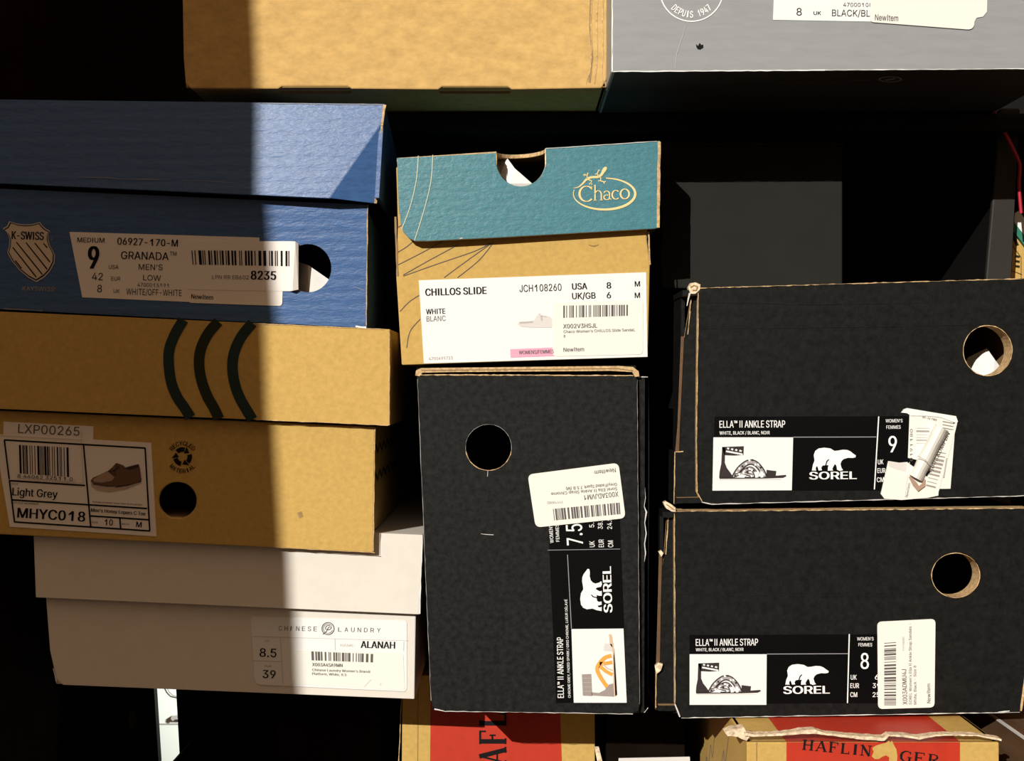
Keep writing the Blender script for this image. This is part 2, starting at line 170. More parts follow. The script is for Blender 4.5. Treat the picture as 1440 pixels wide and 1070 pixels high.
 [[424],[229,-8,198,-5,172,4,153,17,138,31,127,46,118,59,112,59,112,0,53,0,53,509,114,509,114,319,118,319,127,331,137,346,152,360,171,373,197,381,229,384,274,378,313,361,345,332,370,293,385,245,390,189,385,133,370,84,346,45,313,16,274,-2,220,47,253,51,279,66,301,88,316,117,325,151,328,189,325,227,316,261,301,290,280,311,253,325,220,330,188,325,161,312,140,291,125,263,116,229,113,189,116,150,125,115,140,86,162,65,188,51],[9,8,7,51,50,7,9,7,50,49,9,50,9,49,48,10,9,48,12,10,48,48,47,12,2,54,3,53,3,54,3,53,4,5,4,53,15,14,45,16,15,45,45,44,16,44,17,16,5,53,6,53,52,6,7,6,52,51,7,52,12,47,46,13,12,46,46,45,13,45,14,13,10,12,11,31,1,0,0,32,31,43,19,18,20,42,41,32,0,30,30,33,32,19,43,42,42,20,19,27,26,35,36,35,26,26,25,36,37,36,25,38,37,25,25,24,38,39,38,24,24,23,39,33,30,29,29,28,33,34,33,28,28,27,34,27,35,34,39,23,40,23,22,40,41,40,22,22,21,41,20,41,21,54,2,1,1,31,54,43,18,44,17,44,18]],
 [[395],[207,-8,159,-2,117,16,82,46,56,85,40,133,34,187,40,243,56,291,82,330,117,360,159,378,207,384,234,383,260,377,284,368,305,356,324,341,340,322,353,301,362,277,303,262,298,276,290,289,281,301,270,311,257,319,242,325,226,329,207,330,173,325,145,310,124,287,108,258,99,224,96,187,99,151,108,117,124,89,145,66,173,51,207,46,226,48,243,52,258,58,271,66,282,76,292,89,299,102,304,117,363,102,354,78,341,56,325,37,306,21,285,9,261,-1,235,-6],[5,4,37,37,36,5,6,5,36,36,35,6,35,34,6,7,6,34,34,33,7,8,7,33,12,28,13,41,0,42,28,12,29,0,41,1,40,1,41,30,29,11,29,12,11,1,40,2,40,39,2,3,2,39,39,38,3,4,3,38,37,4,38,8,33,32,9,8,32,32,31,9,10,9,31,31,30,10,30,11,10,43,57,56,56,44,43,26,14,27,44,56,55,55,45,44,25,15,26,14,26,15,53,52,47,48,47,52,52,51,48,49,48,51,51,50,49,20,19,21,22,21,19,19,18,22,45,55,54,46,45,54,54,53,46,53,47,46,22,18,23,18,17,23,24,23,17,17,16,24,25,24,16,15,25,16,42,0,57,57,43,42,13,28,27,27,14,13]],
 [[424],[195,-8,151,-2,111,16,79,45,55,84,39,133,34,189,39,245,55,293,79,332,112,361,151,378,196,384,228,381,253,373,272,360,287,346,298,331,306,319,311,319,311,509,372,509,372,0,313,0,313,59,307,59,298,46,287,31,272,17,252,4,227,-5,205,47,236,51,263,65,284,86,299,115,309,150,312,189,309,229,300,263,284,291,263,312,237,325,205,330,172,325,145,311,124,290,108,261,99,227,96,189,99,151,109,117,124,88,145,66,172,51],[5,4,51,51,50,5,6,5,50,50,49,6,49,48,6,7,6,48,48,47,7,8,7,47,45,11,10,30,31,0,54,0,31,43,12,44,0,54,1,53,1,54,11,45,44,44,12,11,1,53,2,3,2,53,53,52,3,4,3,52,51,4,52,8,47,46,9,8,46,46,45,9,45,10,9,13,42,14,32,29,28,33,32,28,28,27,33,27,26,33,16,15,41,42,41,15,14,42,15,24,23,22,36,35,24,24,22,36,22,37,36,37,22,38,22,21,38,21,19,38,39,38,19,19,21,20,33,26,25,34,33,25,25,24,34,24,35,34,39,19,40,19,18,40,41,40,18,18,17,41,16,41,17,29,32,30,31,30,32,42,13,43,12,43,13]],
 [[403],[212,-8,161,-2,117,16,82,46,56,85,40,132,34,187,39,242,55,290,81,329,115,359,157,378,205,384,236,382,266,374,294,361,319,341,341,315,357,282,368,242,371,194,371,169,75,169,75,221,338,221,310,202,307,237,298,269,283,294,263,314,237,326,205,330,173,326,146,313,125,294,109,270,99,241,96,211,96,178,100,139,110,106,128,80,151,61,179,50,212,46,234,48,254,53,271,61,285,73,297,88,306,105,365,91,353,63,335,39,311,19,283,4,249,-5,308,221,97,221,97,169],[6,5,22,22,23,6,7,6,23,5,4,39,22,5,39,38,37,22,23,22,37,25,24,57,7,23,36,8,7,36,36,35,8,35,9,8,42,41,2,34,33,10,0,43,1,31,12,32,11,32,12,42,2,1,1,43,42,32,11,33,10,33,11,2,41,3,41,40,3,4,3,40,39,4,40,9,35,34,34,10,9,56,46,45,46,56,55,55,47,46,15,14,29,30,29,14,13,30,14,20,19,24,18,24,19,52,51,50,21,25,38,21,20,25,20,24,25,24,18,26,27,26,18,18,17,27,47,55,54,48,47,54,54,53,48,49,48,53,53,52,49,52,50,49,27,17,28,17,16,28,29,28,16,15,29,16,56,45,0,45,44,0,43,0,44,37,38,25,30,13,31,12,31,13,22,39,59,38,22,59,36,23,58,24,26,57,23,37,58,37,25,57,37,57,58,21,38,59]],
 [[253],[228,379,228,327,6,327,6,379,81,0,81,432,84,461,96,486,113,505,135,519,161,527,187,530,207,529,222,527,234,524,243,521,227,468,222,470,215,472,206,473,195,474,171,470,154,460,145,443,142,419,142,0,81,327,81,379,142,379,142,327],[26,29,27,9,8,22,29,26,25,24,23,5,6,5,23,7,6,23,23,22,7,22,8,7,11,21,20,19,12,20,11,20,12,17,16,15,15,14,17,17,14,18,14,13,18,19,18,13,12,19,13,9,22,21,10,9,21,21,11,10,27,28,24,4,25,26,3,2,26,27,3,26,24,5,27,1,0,28,29,1,28,28,27,29]],
 [[425],[207,-151,168,-148,134,-140,105,-127,82,-110,64,-91,51,-69,101,-41,110,-53,122,-66,136,-78,154,-88,178,-95,207,-97,249,-92,282,-75,304,-47,311,-6,311,68,306,68,298,56,287,41,272,28,252,16,227,8,195,5,152,10,113,27,80,53,55,90,39,136,34,191,39,246,55,293,80,332,112,361,152,378,196,384,228,382,253,373,273,360,288,346,299,331,308,319,313,319,313,379,372,379,372,-9,367,-54,350,-90,324,-117,291,-136,251,-147,205,59,237,63,264,75,285,95,300,121,309,154,312,193,309,231,300,264,285,291,264,312,237,325,205,330,172,325,145,312,124,290,109,262,99,229,96,193,99,155,109,123,124,96,145,76,172,63],[8,7,5,6,5,7,30,29,73,73,72,30,31,30,72,72,71,31,71,70,31,32,31,70,70,69,32,33,32,69,26,75,27,11,1,12,25,53,76,65,37,66,36,66,37,1,11,2,10,2,11,25,76,26,75,26,76,66,36,67,2,10,3,4,3,10,10,9,4,5,4,9,8,5,9,27,75,28,75,74,28,29,28,74,73,29,74,33,69,68,34,33,68,68,67,34,35,34,67,67,36,35,13,0,52,52,14,13,23,54,24,55,22,21,40,63,41,54,23,22,22,55,54,63,40,64,40,39,64,38,64,39,48,47,17,18,17,47,47,46,59,45,44,46,49,48,16,48,17,16,58,57,18,18,47,58,47,59,58,59,46,60,46,44,60,61,60,44,14,52,51,15,14,51,51,50,15,50,49,15,49,16,15,55,21,20,56,55,20,20,19,56,19,18,56,18,57,56,61,44,62,44,43,62,63,62,43,43,42,63,41,63,42,12,1,0,0,13,12,53,25,24,24,54,53,64,38,65,37,65,38]],
 [[410],[114,227,114,0,53,0,53,509,114,509,114,287,102,287,124,332,152,362,187,379,227,384,264,380,295,369,321,349,341,321,353,285,357,240,357,0,296,0,296,235,290,275,273,304,246,323,210,329,184,326,161,317,141,303,126,283,117,257,114,311],[3,2,6,1,0,2,6,2,0,25,24,8,26,25,7,25,8,7,6,0,28,5,6,28,28,27,5,27,26,5,26,7,5,3,6,4,9,23,10,10,23,22,22,11,10,19,18,17,17,16,19,19,16,20,16,15,20,15,14,20,21,20,14,14,13,21,13,12,21,22,21,12,11,22,12,23,9,24,8,24,9,5,7,29,6,5,29,4,6,29]],
 [[166],[53,0,53,379,114,379,114,0,84,443,67,446,54,455,44,468,41,483,44,499,54,512,67,521,84,524,100,521,114,512,123,499,126,483,123,468,114,455,100,446],[11,5,4,10,6,5,5,11,10,8,7,6,6,10,8,9,8,10,12,19,13,17,16,18,14,18,16,16,15,14,13,19,18,18,14,13,1,0,3,3,2,1,19,12,4,11,4,12]],
 [[380],[110,137,110,212,121,212,284,379,360,379,184,199,177,199,53,0,53,509,114,509,114,0,294,0,148,186,191,229,372,0,114,212,114,140,154,178,201,217],[1,15,9,0,7,10,7,0,1,8,7,1,1,9,8,5,13,6,11,14,5,13,5,18,4,3,13,1,0,16,12,6,13,13,3,2,5,14,18,0,10,16,6,12,17,12,2,15,15,16,12,15,1,16,5,6,17,11,5,17,12,16,17,2,12,13,4,13,18]],
 [[189],[139,-2,101,3,74,20,58,47,53,84,53,509,114,509,114,99,115,77,120,62,130,54,146,52,154,52,160,53,165,53,170,54,181,3,172,1,162,-1,151,-2],[10,9,1,2,1,9,3,2,9,9,8,3,4,3,8,8,7,4,5,4,7,7,6,5,11,0,19,19,12,11,17,16,14,16,15,14,12,19,18,13,12,18,18,17,13,17,14,13,10,1,0,0,11,10]],
 [[609],[53,0,53,379,112,379,112,295,108,295,118,323,132,346,151,363,172,376,195,384,219,386,257,380,287,361,309,331,321,295,312,295,322,321,337,343,357,361,381,375,407,383,437,386,468,383,497,372,522,354,541,328,553,296,557,255,557,0,496,0,496,254,490,289,473,313,447,326,419,330,395,328,374,320,358,307,345,290,338,270,335,247,335,0,274,0,274,260,269,288,253,311,229,326,199,330,178,328,158,320,140,307,126,289,117,266,114,238,114,0,112,308,317,307],[50,6,5,0,54,53,1,0,53,4,1,53,53,52,4,3,4,52,52,51,3,51,50,3,50,5,3,1,4,2,46,10,47,9,47,10,8,48,47,47,9,8,45,44,13,13,12,45,45,12,46,12,11,46,10,46,11,6,50,49,7,6,49,49,48,7,48,8,7,14,15,39,35,20,19,36,35,18,35,19,18,14,39,38,16,14,38,38,37,16,17,16,37,37,36,17,36,18,17,21,34,33,21,33,22,28,27,30,27,26,30,28,30,29,30,26,31,26,25,31,32,31,25,25,24,32,24,23,32,33,32,23,22,33,23,20,35,34,34,21,20,41,40,42,43,42,40,40,39,43,39,15,43,44,43,15,13,44,15,15,14,56,3,5,55,4,3,55,2,4,55,14,16,56,13,15,56]],
 [[409],[114,227,114,0,53,0,53,379,112,379,112,287,102,287,124,332,152,362,187,379,227,384,264,380,295,369,321,349,341,321,353,285,357,240,357,0,296,0,296,235,290,275,273,304,246,323,210,329,184,326,161,317,141,303,126,283,117,257,112,308],[1,0,2,3,2,0,6,3,0,25,24,8,26,25,7,25,8,7,6,0,28,5,6,28,28,27,5,27,26,5,26,7,5,3,6,4,9,23,10,10,23,22,22,11,10,19,18,17,17,16,19,19,16,20,16,15,20,15,14,20,21,20,14,14,13,21,13,12,21,22,21,12,11,22,12,23,9,24,8,24,9,5,7,29,6,5,29,4,6,29]],
 [[415],[207,-8,159,-2,117,16,82,46,56,85,40,133,34,187,40,243,56,291,82,330,117,360,159,378,207,384,256,378,299,360,333,330,359,291,376,243,381,187,376,133,359,85,333,46,299,16,256,-2,207,46,242,51,270,66,292,89,307,117,316,151,319,187,316,224,307,258,292,287,270,310,242,325,207,330,173,325,145,310,124,287,108,258,99,224,96,187,99,151,108,117,124,89,145,66,173,51],[5,4,44,44,43,5,6,5,43,43,42,6,42,41,6,7,6,41,41,40,7,8,7,40,0,24,1,47,1,24,1,47,2,46,2,47,10,38,37,37,11,10,2,46,3,46,45,3,4,3,45,44,4,45,8,40,39,9,8,39,39,38,9,38,10,9,36,35,13,12,36,13,25,23,22,22,26,25,34,14,35,13,35,14,20,19,28,29,28,19,19,18,29,30,29,18,31,30,18,18,17,31,32,31,17,17,16,32,26,22,21,27,26,21,21,20,27,20,28,27,32,16,33,16,15,33,34,33,15,14,34,15,24,0,23,23,25,24,11,37,36,36,12,11]],
 [[424],[53,-143,53,379,112,379,112,319,118,319,126,331,137,346,152,360,171,373,197,381,229,384,274,378,313,361,345,332,370,293,385,245,390,189,385,133,370,84,346,45,313,16,274,-2,229,-8,198,-5,173,4,153,17,138,31,127,46,118,59,114,59,114,-143,220,47,253,51,279,66,301,88,316,117,325,151,328,189,325,227,316,261,301,290,280,311,253,325,220,330,188,325,161,312,140,291,125,263,116,229,113,189,116,150,125,115,140,86,162,65,188,51],[1,3,2,50,29,51,29,50,0,1,0,50,49,1,50,1,49,48,3,1,48,48,47,3,24,54,25,53,25,54,25,53,26,27,26,53,6,5,45,7,6,45,45,44,7,44,8,7,0,30,29,27,53,28,53,52,28,29,28,52,51,29,52,3,47,46,4,3,46,46,45,4,45,5,4,31,23,22,22,32,31,43,10,9,11,42,41,32,22,21,21,33,32,10,43,42,42,11,10,18,17,35,36,35,17,17,16,36,37,36,16,38,37,16,16,15,38,39,38,15,15,14,39,33,21,20,20,19,33,34,33,19,19,18,34,18,35,34,39,14,40,14,13,40,41,40,13,13,12,41,11,41,12,54,24,23,23,31,54,43,9,44,8,44,9]],
 [[259],[53,0,53,379,112,379,112,321,115,321,130,347,152,367,181,380,213,385,221,385,229,384,237,384,243,384,243,322,239,323,230,324,219,325,207,326,182,323,159,315,140,301,126,284,117,262,114,237,114,0],[24,23,0,1,0,23,1,3,2,4,21,20,1,23,22,3,1,22,22,21,3,21,4,3,8,17,16,7,18,17,17,8,7,13,12,14,11,14,12,14,11,15,10,15,11,15,10,16,10,9,16,8,16,9,4,20,19,5,4,19,6,5,19,19,18,6,18,7,6]],
 [[364],[182,-8,145,-5,112,3,84,18,62,38,45,63,36,94,94,107,105,79,124,60,150,49,181,45,217,50,244,62,262,81,268,103,265,121,254,136,237,147,212,155,149,170,104,186,72,208,53,237,47,274,51,305,65,332,87,354,115,370,149,381,187,384,223,381,254,372,279,358,299,339,314,316,324,290,268,277,258,298,243,316,219,328,187,333,156,329,131,317,114,299,109,277,112,258,124,243,144,232,172,223,229,209,275,194,306,171,325,142,331,107,326,75,312,47,290,24,260,6,223,-5],[3,8,4,5,4,8,8,7,5,6,5,7,25,24,45,0,11,1,10,1,11,20,49,48,28,43,42,42,29,28,1,10,2,10,9,2,3,2,9,8,3,9,20,48,21,48,47,21,22,21,47,47,46,22,23,22,46,24,23,46,45,24,46,25,45,44,26,25,44,27,26,44,44,43,27,43,28,27,40,31,41,30,41,31,12,59,58,58,13,12,18,50,19,39,32,40,31,40,32,14,57,56,56,55,14,15,14,55,55,54,15,16,15,54,54,53,16,53,52,16,36,35,37,13,58,57,57,14,13,16,52,17,52,51,17,18,17,51,50,18,51,37,35,38,35,34,38,39,38,34,34,33,39,32,39,33,11,0,59,59,12,11,49,20,19,19,50,49,29,42,41,41,30,29]],
 [[227],[204,379,204,327,6,327,6,379,65,471,126,471,126,98,128,76,136,61,150,53,170,50,177,50,185,51,194,52,202,54,213,2,203,-1,192,-3,180,-4,168,-4,125,2,92,21,72,52,65,93,126,379,126,327,65,327,65,379],[9,8,20,20,8,21,22,21,8,8,7,22,23,22,7,7,6,23,25,26,6,10,19,18,11,10,18,18,17,11,17,12,11,13,16,15,14,13,15,12,17,16,16,13,12,9,20,19,19,10,9,24,27,25,27,24,5,1,0,24,25,1,24,23,6,26,3,2,26,27,3,26,26,25,27,5,4,27]],
 [[410],[182,-5,146,-1,115,11,89,31,69,59,57,95,53,139,53,379,114,379,114,144,119,105,137,75,164,56,200,50,226,53,249,62,268,77,283,97,293,122,296,153,296,379,357,379,357,0,298,0,298,92,307,92,286,47,257,17,222,0,298,72],[6,5,9,7,6,9,9,8,7,12,1,0,0,13,12,1,12,2,11,2,12,2,11,3,4,3,11,11,10,4,5,4,10,9,5,10,14,28,27,15,14,27,27,26,15,26,16,15,24,25,18,19,18,25,25,22,19,22,21,19,20,19,21,22,25,23,16,26,24,17,16,24,24,18,17,13,0,28,28,14,13,24,26,29,25,24,29,23,25,29]],
 [[389],[163,0,17,379,84,379,165,155,177,121,187,87,196,53,206,21,184,21,194,53,203,87,213,121,224,155,305,379,371,379,226,0,195,58],[0,3,1,2,1,3,8,9,0,9,5,0,5,4,0,3,0,4,12,15,14,14,13,12,6,7,15,10,6,15,11,10,15,15,12,11,8,0,15,15,7,8,9,8,7,7,6,9,9,6,16,6,10,16,5,9,16]],
 [[567],[138,0,23,379,87,379,133,214,143,177,154,137,165,91,175,41,165,41,175,90,186,135,196,176,206,214,252,379,316,379,362,214,371,176,382,136,392,91,402,41,391,41,402,90,413,135,423,176,434,214,480,379,545,379,429,0,368,0,319,172,312,198,305,225,297,252,291,280,284,309,277,338,291,338,284,309,277,280,270,252,263,225,255,198,248,172,199,0,170,65,397,67,284,309],[3,0,4,0,3,1,2,1,3,8,7,44,8,6,0,6,5,0,4,0,5,42,12,11,35,38,46,12,42,41,41,40,12,40,39,12,39,38,12,38,35,12,13,12,35,8,0,43,7,8,43,9,7,43,43,42,9,10,9,42,42,11,10,37,33,36,16,15,29,30,29,15,30,15,31,32,31,15,33,32,15,15,14,33,36,33,14,20,19,45,23,22,27,25,24,26,26,24,27,23,27,24,21,19,27,27,22,21,27,19,28,19,20,28,20,18,28,29,28,18,18,17,29,16,29,17,33,37,34,35,46,37,37,36,35,13,35,36,36,14,13,7,9,44,6,8,44,19,21,45,18,20,45,34,37,46]],
 [[378],[21,0,171,218,171,171,29,379,100,379,147,306,164,279,179,253,193,229,207,206,175,206,190,229,202,253,216,279,233,306,282,379,352,379,209,169,209,214,358,0,287,0,231,85,214,112,200,136,187,159,173,182,205,182,191,159,178,136,165,112,148,85,91,0,155,194,191,232,224,192,189,155],[0,31,30,4,3,5,1,2,25,25,10,1,28,24,2,25,2,24,1,10,11,11,7,1,28,2,29,30,29,2,0,30,2,2,1,32,5,3,1,6,5,1,1,7,6,9,26,17,17,18,9,27,23,17,17,26,27,9,18,8,12,8,18,20,19,21,16,15,14,17,23,22,22,21,17,21,19,17,17,19,34,18,17,34,16,14,18,14,13,18,12,18,13,27,24,35,27,26,24,25,24,26,10,25,26,26,9,10,9,8,10,11,10,8,11,8,33,1,3,32,0,2,32,8,12,33,7,11,33,16,18,34,24,28,35,23,27,35]],
 [[389],[47,-139,61,-86,71,-87,88,-90,104,-89,118,-84,130,-74,141,-58,151,-36,163,-1,17,379,84,379,165,155,177,121,187,87,196,53,206,21,184,21,193,53,202,87,212,121,224,155,305,379,371,379,204,-58,191,-85,177,-107,159,-124,139,-136,117,-143,91,-145,77,-145,65,-143,54,-141,195,58],[33,1,0,2,32,31,32,2,33,1,33,2,29,4,30,3,30,4,4,29,28,28,5,4,30,3,31,2,31,3,14,13,9,22,21,23,23,21,16,20,16,21,23,16,24,19,15,16,16,20,19,24,16,9,17,9,16,16,15,17,15,18,17,9,17,18,14,9,18,18,15,34,5,28,27,6,5,27,27,26,6,7,6,26,26,25,7,25,24,7,8,7,24,24,9,8,9,13,12,11,10,12,12,10,9,15,19,34,14,18,34]],
 [[380],[42,0,42,46,254,320,254,323,48,323,48,379,333,379,333,331,126,60,126,56,339,56,339,0],[1,0,9,9,8,1,1,8,2,3,2,7,7,2,8,3,7,6,9,0,11,11,10,9,5,4,3,3,6,5]],
 [[453],[227,-7,174,1,130,24,95,62,69,113,53,178,48,254,53,330,69,395,95,447,130,484,174,508,227,516,279,508,323,484,358,447,384,395,400,330,405,254,400,178,384,113,359,62,323,24,279,1,227,50,261,56,290,74,313,103,330,144,340,194,344,254,340,314,330,365,313,405,290,435,261,453,227,460,192,453,163,435,140,405,123,365,113,314,109,254,113,194,123,144,140,103,163,74,192,56],[5,4,44,44,43,5,6,5,43,43,42,6,42,41,6,7,6,41,41,40,7,8,7,40,0,24,1,47,1,24,1,47,2,46,2,47,10,38,37,37,11,10,2,46,3,46,45,3,4,3,45,44,4,45,8,40,39,9,8,39,39,38,9,38,10,9,35,13,36,12,36,13,25,23,22,22,26,25,34,14,35,13,35,14,20,19,28,29,28,19,19,18,29,30,29,18,31,30,18,18,17,31,32,31,17,17,16,32,26,22,21,27,26,21,21,20,27,20,28,27,32,16,33,16,15,33,34,33,15,14,34,15,24,0,23,23,25,24,11,37,36,36,12,11]],
 [[560],[280,0,354,0,354,509,280,509,130,284,281,389,281,489,130,359],[0,1,2,0,2,3,4,5,6,4,6,7]],
 [[453],[64,0,64,47,234,229,261,257,282,282,299,305,311,327,318,348,320,371,317,397,308,419,293,436,273,449,250,457,224,460,196,457,172,447,153,433,139,413,130,390,127,362,66,362,71,405,86,442,111,473,143,496,182,511,225,516,268,511,306,497,337,474,361,445,376,411,381,372,378,345,371,318,357,290,336,259,306,223,267,180,153,60,153,57,389,57,389,0],[1,0,41,20,19,21,22,21,19,19,18,22,23,22,18,18,24,23,26,16,15,27,14,13,39,2,40,14,27,15,26,15,27,1,41,40,40,2,1,24,18,17,25,24,17,17,16,25,16,26,25,12,11,29,28,12,29,34,33,8,33,32,8,4,38,37,5,4,37,37,36,5,6,5,36,36,35,6,7,6,35,35,34,7,34,8,7,8,32,9,32,31,9,10,9,31,31,30,10,11,10,30,29,11,30,41,0,43,43,42,41,2,39,38,3,2,38,38,4,3,12,28,13,27,13,28]],
 [[453],[218,-7,173,-3,133,10,98,30,70,57,52,91,44,132,109,132,115,107,126,87,144,71,165,59,191,52,219,50,248,53,275,61,297,74,315,93,325,116,329,145,326,172,316,196,299,217,275,234,242,244,201,248,157,248,157,299,288,448,288,452,70,452,70,509,372,509,372,461,211,278,211,289,264,288,308,276,344,253,371,222,387,186,393,145,387,103,370,66,344,36,309,12,266,-2,221,289],[2,10,3,10,9,3,3,9,4,9,8,4,5,4,8,8,7,5,6,5,7,1,12,11,14,13,0,12,1,0,0,13,12,24,34,25,26,25,34,27,26,34,34,35,27,1,11,2,10,2,11,15,46,45,45,16,15,22,37,23,36,23,37,18,43,42,19,18,42,42,41,19,41,40,19,20,19,40,40,39,20,16,45,44,17,16,44,44,43,17,43,18,17,20,39,21,39,38,21,22,21,38,37,22,38,33,28,35,29,28,33,33,32,29,14,0,46,46,15,14,23,36,24,34,24,36,27,35,28,31,30,29,29,32,31,34,36,47,35,34,47,33,35,47]],
 [[453],[40,105,40,158,247,509,311,509,109,166,109,163,413,163,413,105,282,0,282,121,282,146,282,318,343,318,343,0,282,105,282,163,343,163,343,105],[1,0,5,1,5,4,4,2,1,5,0,9,5,9,10,16,15,10,2,4,3,15,16,11,8,13,14,9,0,14,5,10,15,12,11,16,7,6,16,17,7,16,14,17,9,17,16,10,10,9,17,17,14,13]],
 [[453],[221,-7,178,-2,140,11,108,32,83,60,66,93,60,130,122,130,127,108,138,89,154,73,173,60,196,52,221,50,250,53,276,64,298,82,314,104,324,131,328,162,324,193,314,221,297,244,275,262,248,273,218,277,192,275,167,268,145,258,128,246,67,253,96,509,366,509,366,452,151,452,134,301,136,301,155,315,178,325,203,331,229,334,263,330,294,321,321,306,345,285,364,260,379,231,388,199,391,163,385,117,369,76,343,41,309,15,268,-1],[4,3,9,9,8,4,5,4,8,8,7,5,6,5,7,29,35,30,31,30,35,12,1,0,0,13,12,25,39,26,1,12,11,37,27,26,38,37,26,26,39,38,1,11,2,11,10,2,3,2,10,9,3,10,35,29,28,36,35,28,28,27,36,27,37,36,31,35,34,40,24,41,52,16,15,52,15,53,14,53,15,24,23,42,41,24,42,50,49,18,19,18,49,49,48,19,48,47,19,20,19,47,47,46,20,16,52,51,17,16,51,51,50,17,50,18,17,20,46,21,46,45,21,22,21,45,45,44,22,44,43,22,23,22,43,42,23,43,53,14,0,13,0,14,24,40,25,39,25,40,33,32,34,31,34,32]],
 [[453],[226,-7,182,-1,142,15,109,40,84,74,69,115,64,162,68,199,80,239,102,285,137,340,252,509,322,509,151,261,145,261,154,275,165,288,179,299,196,307,214,312,235,314,278,309,316,295,346,271,370,240,384,201,389,157,384,112,368,73,343,39,310,14,271,-2,226,48,254,52,279,63,299,79,314,101,324,128,327,157,324,187,314,213,299,235,279,251,254,262,226,265,198,262,174,252,153,235,138,214,128,188,125,158,128,128,138,102,153,79,174,63,198,52,174,295],[4,3,52,52,51,4,5,4,51,51,50,5,6,5,50,50,49,6,7,6,49,8,7,49,49,48,8,13,14,47,14,13,15,45,18,17,1,55,54,13,47,46,1,54,2,54,53,2,3,2,53,52,3,53,47,14,48,8,48,14,9,8,14,14,15,9,10,9,15,15,16,10,32,0,33,43,20,44,34,31,30,30,35,34,33,0,31,31,34,33,42,21,43,20,43,21,29,28,36,28,27,36,37,36,27,27,26,37,38,37,26,39,38,26,26,25,39,25,24,39,40,39,24,24,23,40,35,30,29,29,36,35,40,23,41,23,22,41,42,41,22,21,42,22,10,16,11,55,1,0,0,32,55,18,45,44,19,18,44,44,20,19,46,45,17,56,13,17,13,46,17,16,15,13,13,56,16,12,11,16,12,16,56]],
 [[453],[97,0,323,448,323,452,62,452,62,509,391,509,391,449,165,0],[0,7,1,2,1,6,6,5,2,6,1,7,4,3,2,2,5,4]],
 [[453],[226,-7,178,-2,136,11,101,33,74,62,57,96,52,135,55,166,65,195,81,220,101,241,125,256,153,265,153,267,119,282,93,308,76,342,70,380,75,417,90,450,114,477,146,498,184,511,226,516,269,511,306,498,337,477,361,450,377,417,382,380,376,342,359,308,333,282,300,267,300,265,327,256,351,241,372,220,387,195,397,166,401,135,395,96,378,62,352,33,317,11,275,-2,226,49,258,52,285,60,307,74,323,91,333,113,337,139,333,165,322,189,305,208,283,223,256,232,226,235,196,232,169,223,147,208,130,189,119,165,115,139,119,113,129,91,145,74,167,60,195,52,226,290,252,292,274,300,293,313,307,330,316,351,319,376,316,399,308,420,294,437,275,449,252,457,226,460,200,457,177,449,159,437,145,420,136,399,133,376,136,351,145,330,159,313,178,300,201,292],[3,66,4,66,65,4,5,4,65,6,5,65,65,64,6,7,6,64,64,63,7,8,7,63,63,62,8,9,8,62,62,10,9,17,16,88,93,59,58,69,1,0,0,46,69,22,84,83,1,69,68,60,59,12,59,93,12,13,12,93,93,92,13,91,13,92,21,85,84,84,22,21,1,68,2,68,67,2,3,2,67,66,3,67,10,62,61,11,10,61,61,60,11,60,12,11,13,91,14,91,90,14,15,14,90,90,89,15,16,15,89,88,16,89,17,88,87,18,17,87,19,18,87,87,86,19,20,19,86,86,85,20,85,21,20,81,23,82,80,24,81,23,81,24,47,45,48,56,34,57,71,57,34,34,33,71,72,71,33,33,73,72,79,25,80,24,80,25,43,42,50,51,50,42,42,41,51,41,40,51,52,51,40,40,39,52,53,52,39,39,38,53,54,53,38,38,37,54,36,54,37,30,29,76,77,76,29,29,28,77,28,27,77,48,45,44,49,48,44,44,43,49,43,50,49,54,36,55,36,35,55,56,55,35,34,56,35,73,33,32,74,73,32,32,31,74,75,74,31,31,30,75,30,76,75,77,27,78,27,26,78,79,78,26,25,79,26,45,47,0,46,0,47,57,71,58,71,70,58,93,58,70,82,23,83,22,83,23]],
 [[453],[226,516,271,510,310,494,343,468,368,434,384,393,389,347,385,309,373,270,350,224,315,168,200,0,130,0,301,248,307,248,299,234,287,221,273,210,257,202,238,196,218,195,175,199,137,214,106,237,83,269,68,307,64,352,69,397,85,436,110,469,143,494,182,510,226,460,199,457,174,446,154,429,138,407,129,381,125,352,129,322,138,295,154,274,174,257,199,247,226,243,254,247,279,257,299,273,314,295,324,321,327,350,324,381,314,407,299,429,279,446,254,457,278,214],[24,23,40,40,39,24,25,24,39,26,25,39,39,38,26,38,37,26,27,26,37,37,36,27,28,27,36,29,28,36,30,35,34,34,31,30,20,44,43,32,0,33,20,43,21,42,21,43,31,34,33,33,0,31,10,16,11,21,42,22,42,41,22,23,22,41,40,23,41,29,36,35,35,30,29,18,17,45,13,14,47,14,13,15,13,47,46,1,55,54,49,48,8,8,7,49,7,6,49,50,49,6,6,5,50,51,50,5,5,4,51,52,51,4,4,3,52,15,16,10,10,9,15,14,15,9,9,8,14,8,48,14,47,14,48,52,3,53,3,2,53,54,53,2,1,54,2,44,20,19,19,18,44,18,45,44,0,32,55,55,1,0,45,17,46,56,13,17,13,46,17,16,15,13,13,56,16,12,11,16,12,16,56]],
 [[453],[337,244,337,188,114,188,114,244],[3,2,1,1,0,3]],
 [[249],[235,533,71,-76,14,-76,178,533],[0,3,1,2,1,3]],
 [[187],[95,-4,78,-1,63,9,53,24,50,41,53,59,63,73,78,83,95,87,113,83,128,73,138,59,141,41,138,24,128,9,113,-1],[4,3,2,1,0,2,0,6,2,4,2,6,5,4,6,12,11,10,13,12,14,12,10,8,9,8,10,15,14,0,14,12,0,12,8,0,6,0,8,7,6,8]],
 [[187],[38,-119,68,71,137,71,84,-119],[1,0,3,3,2,1]],
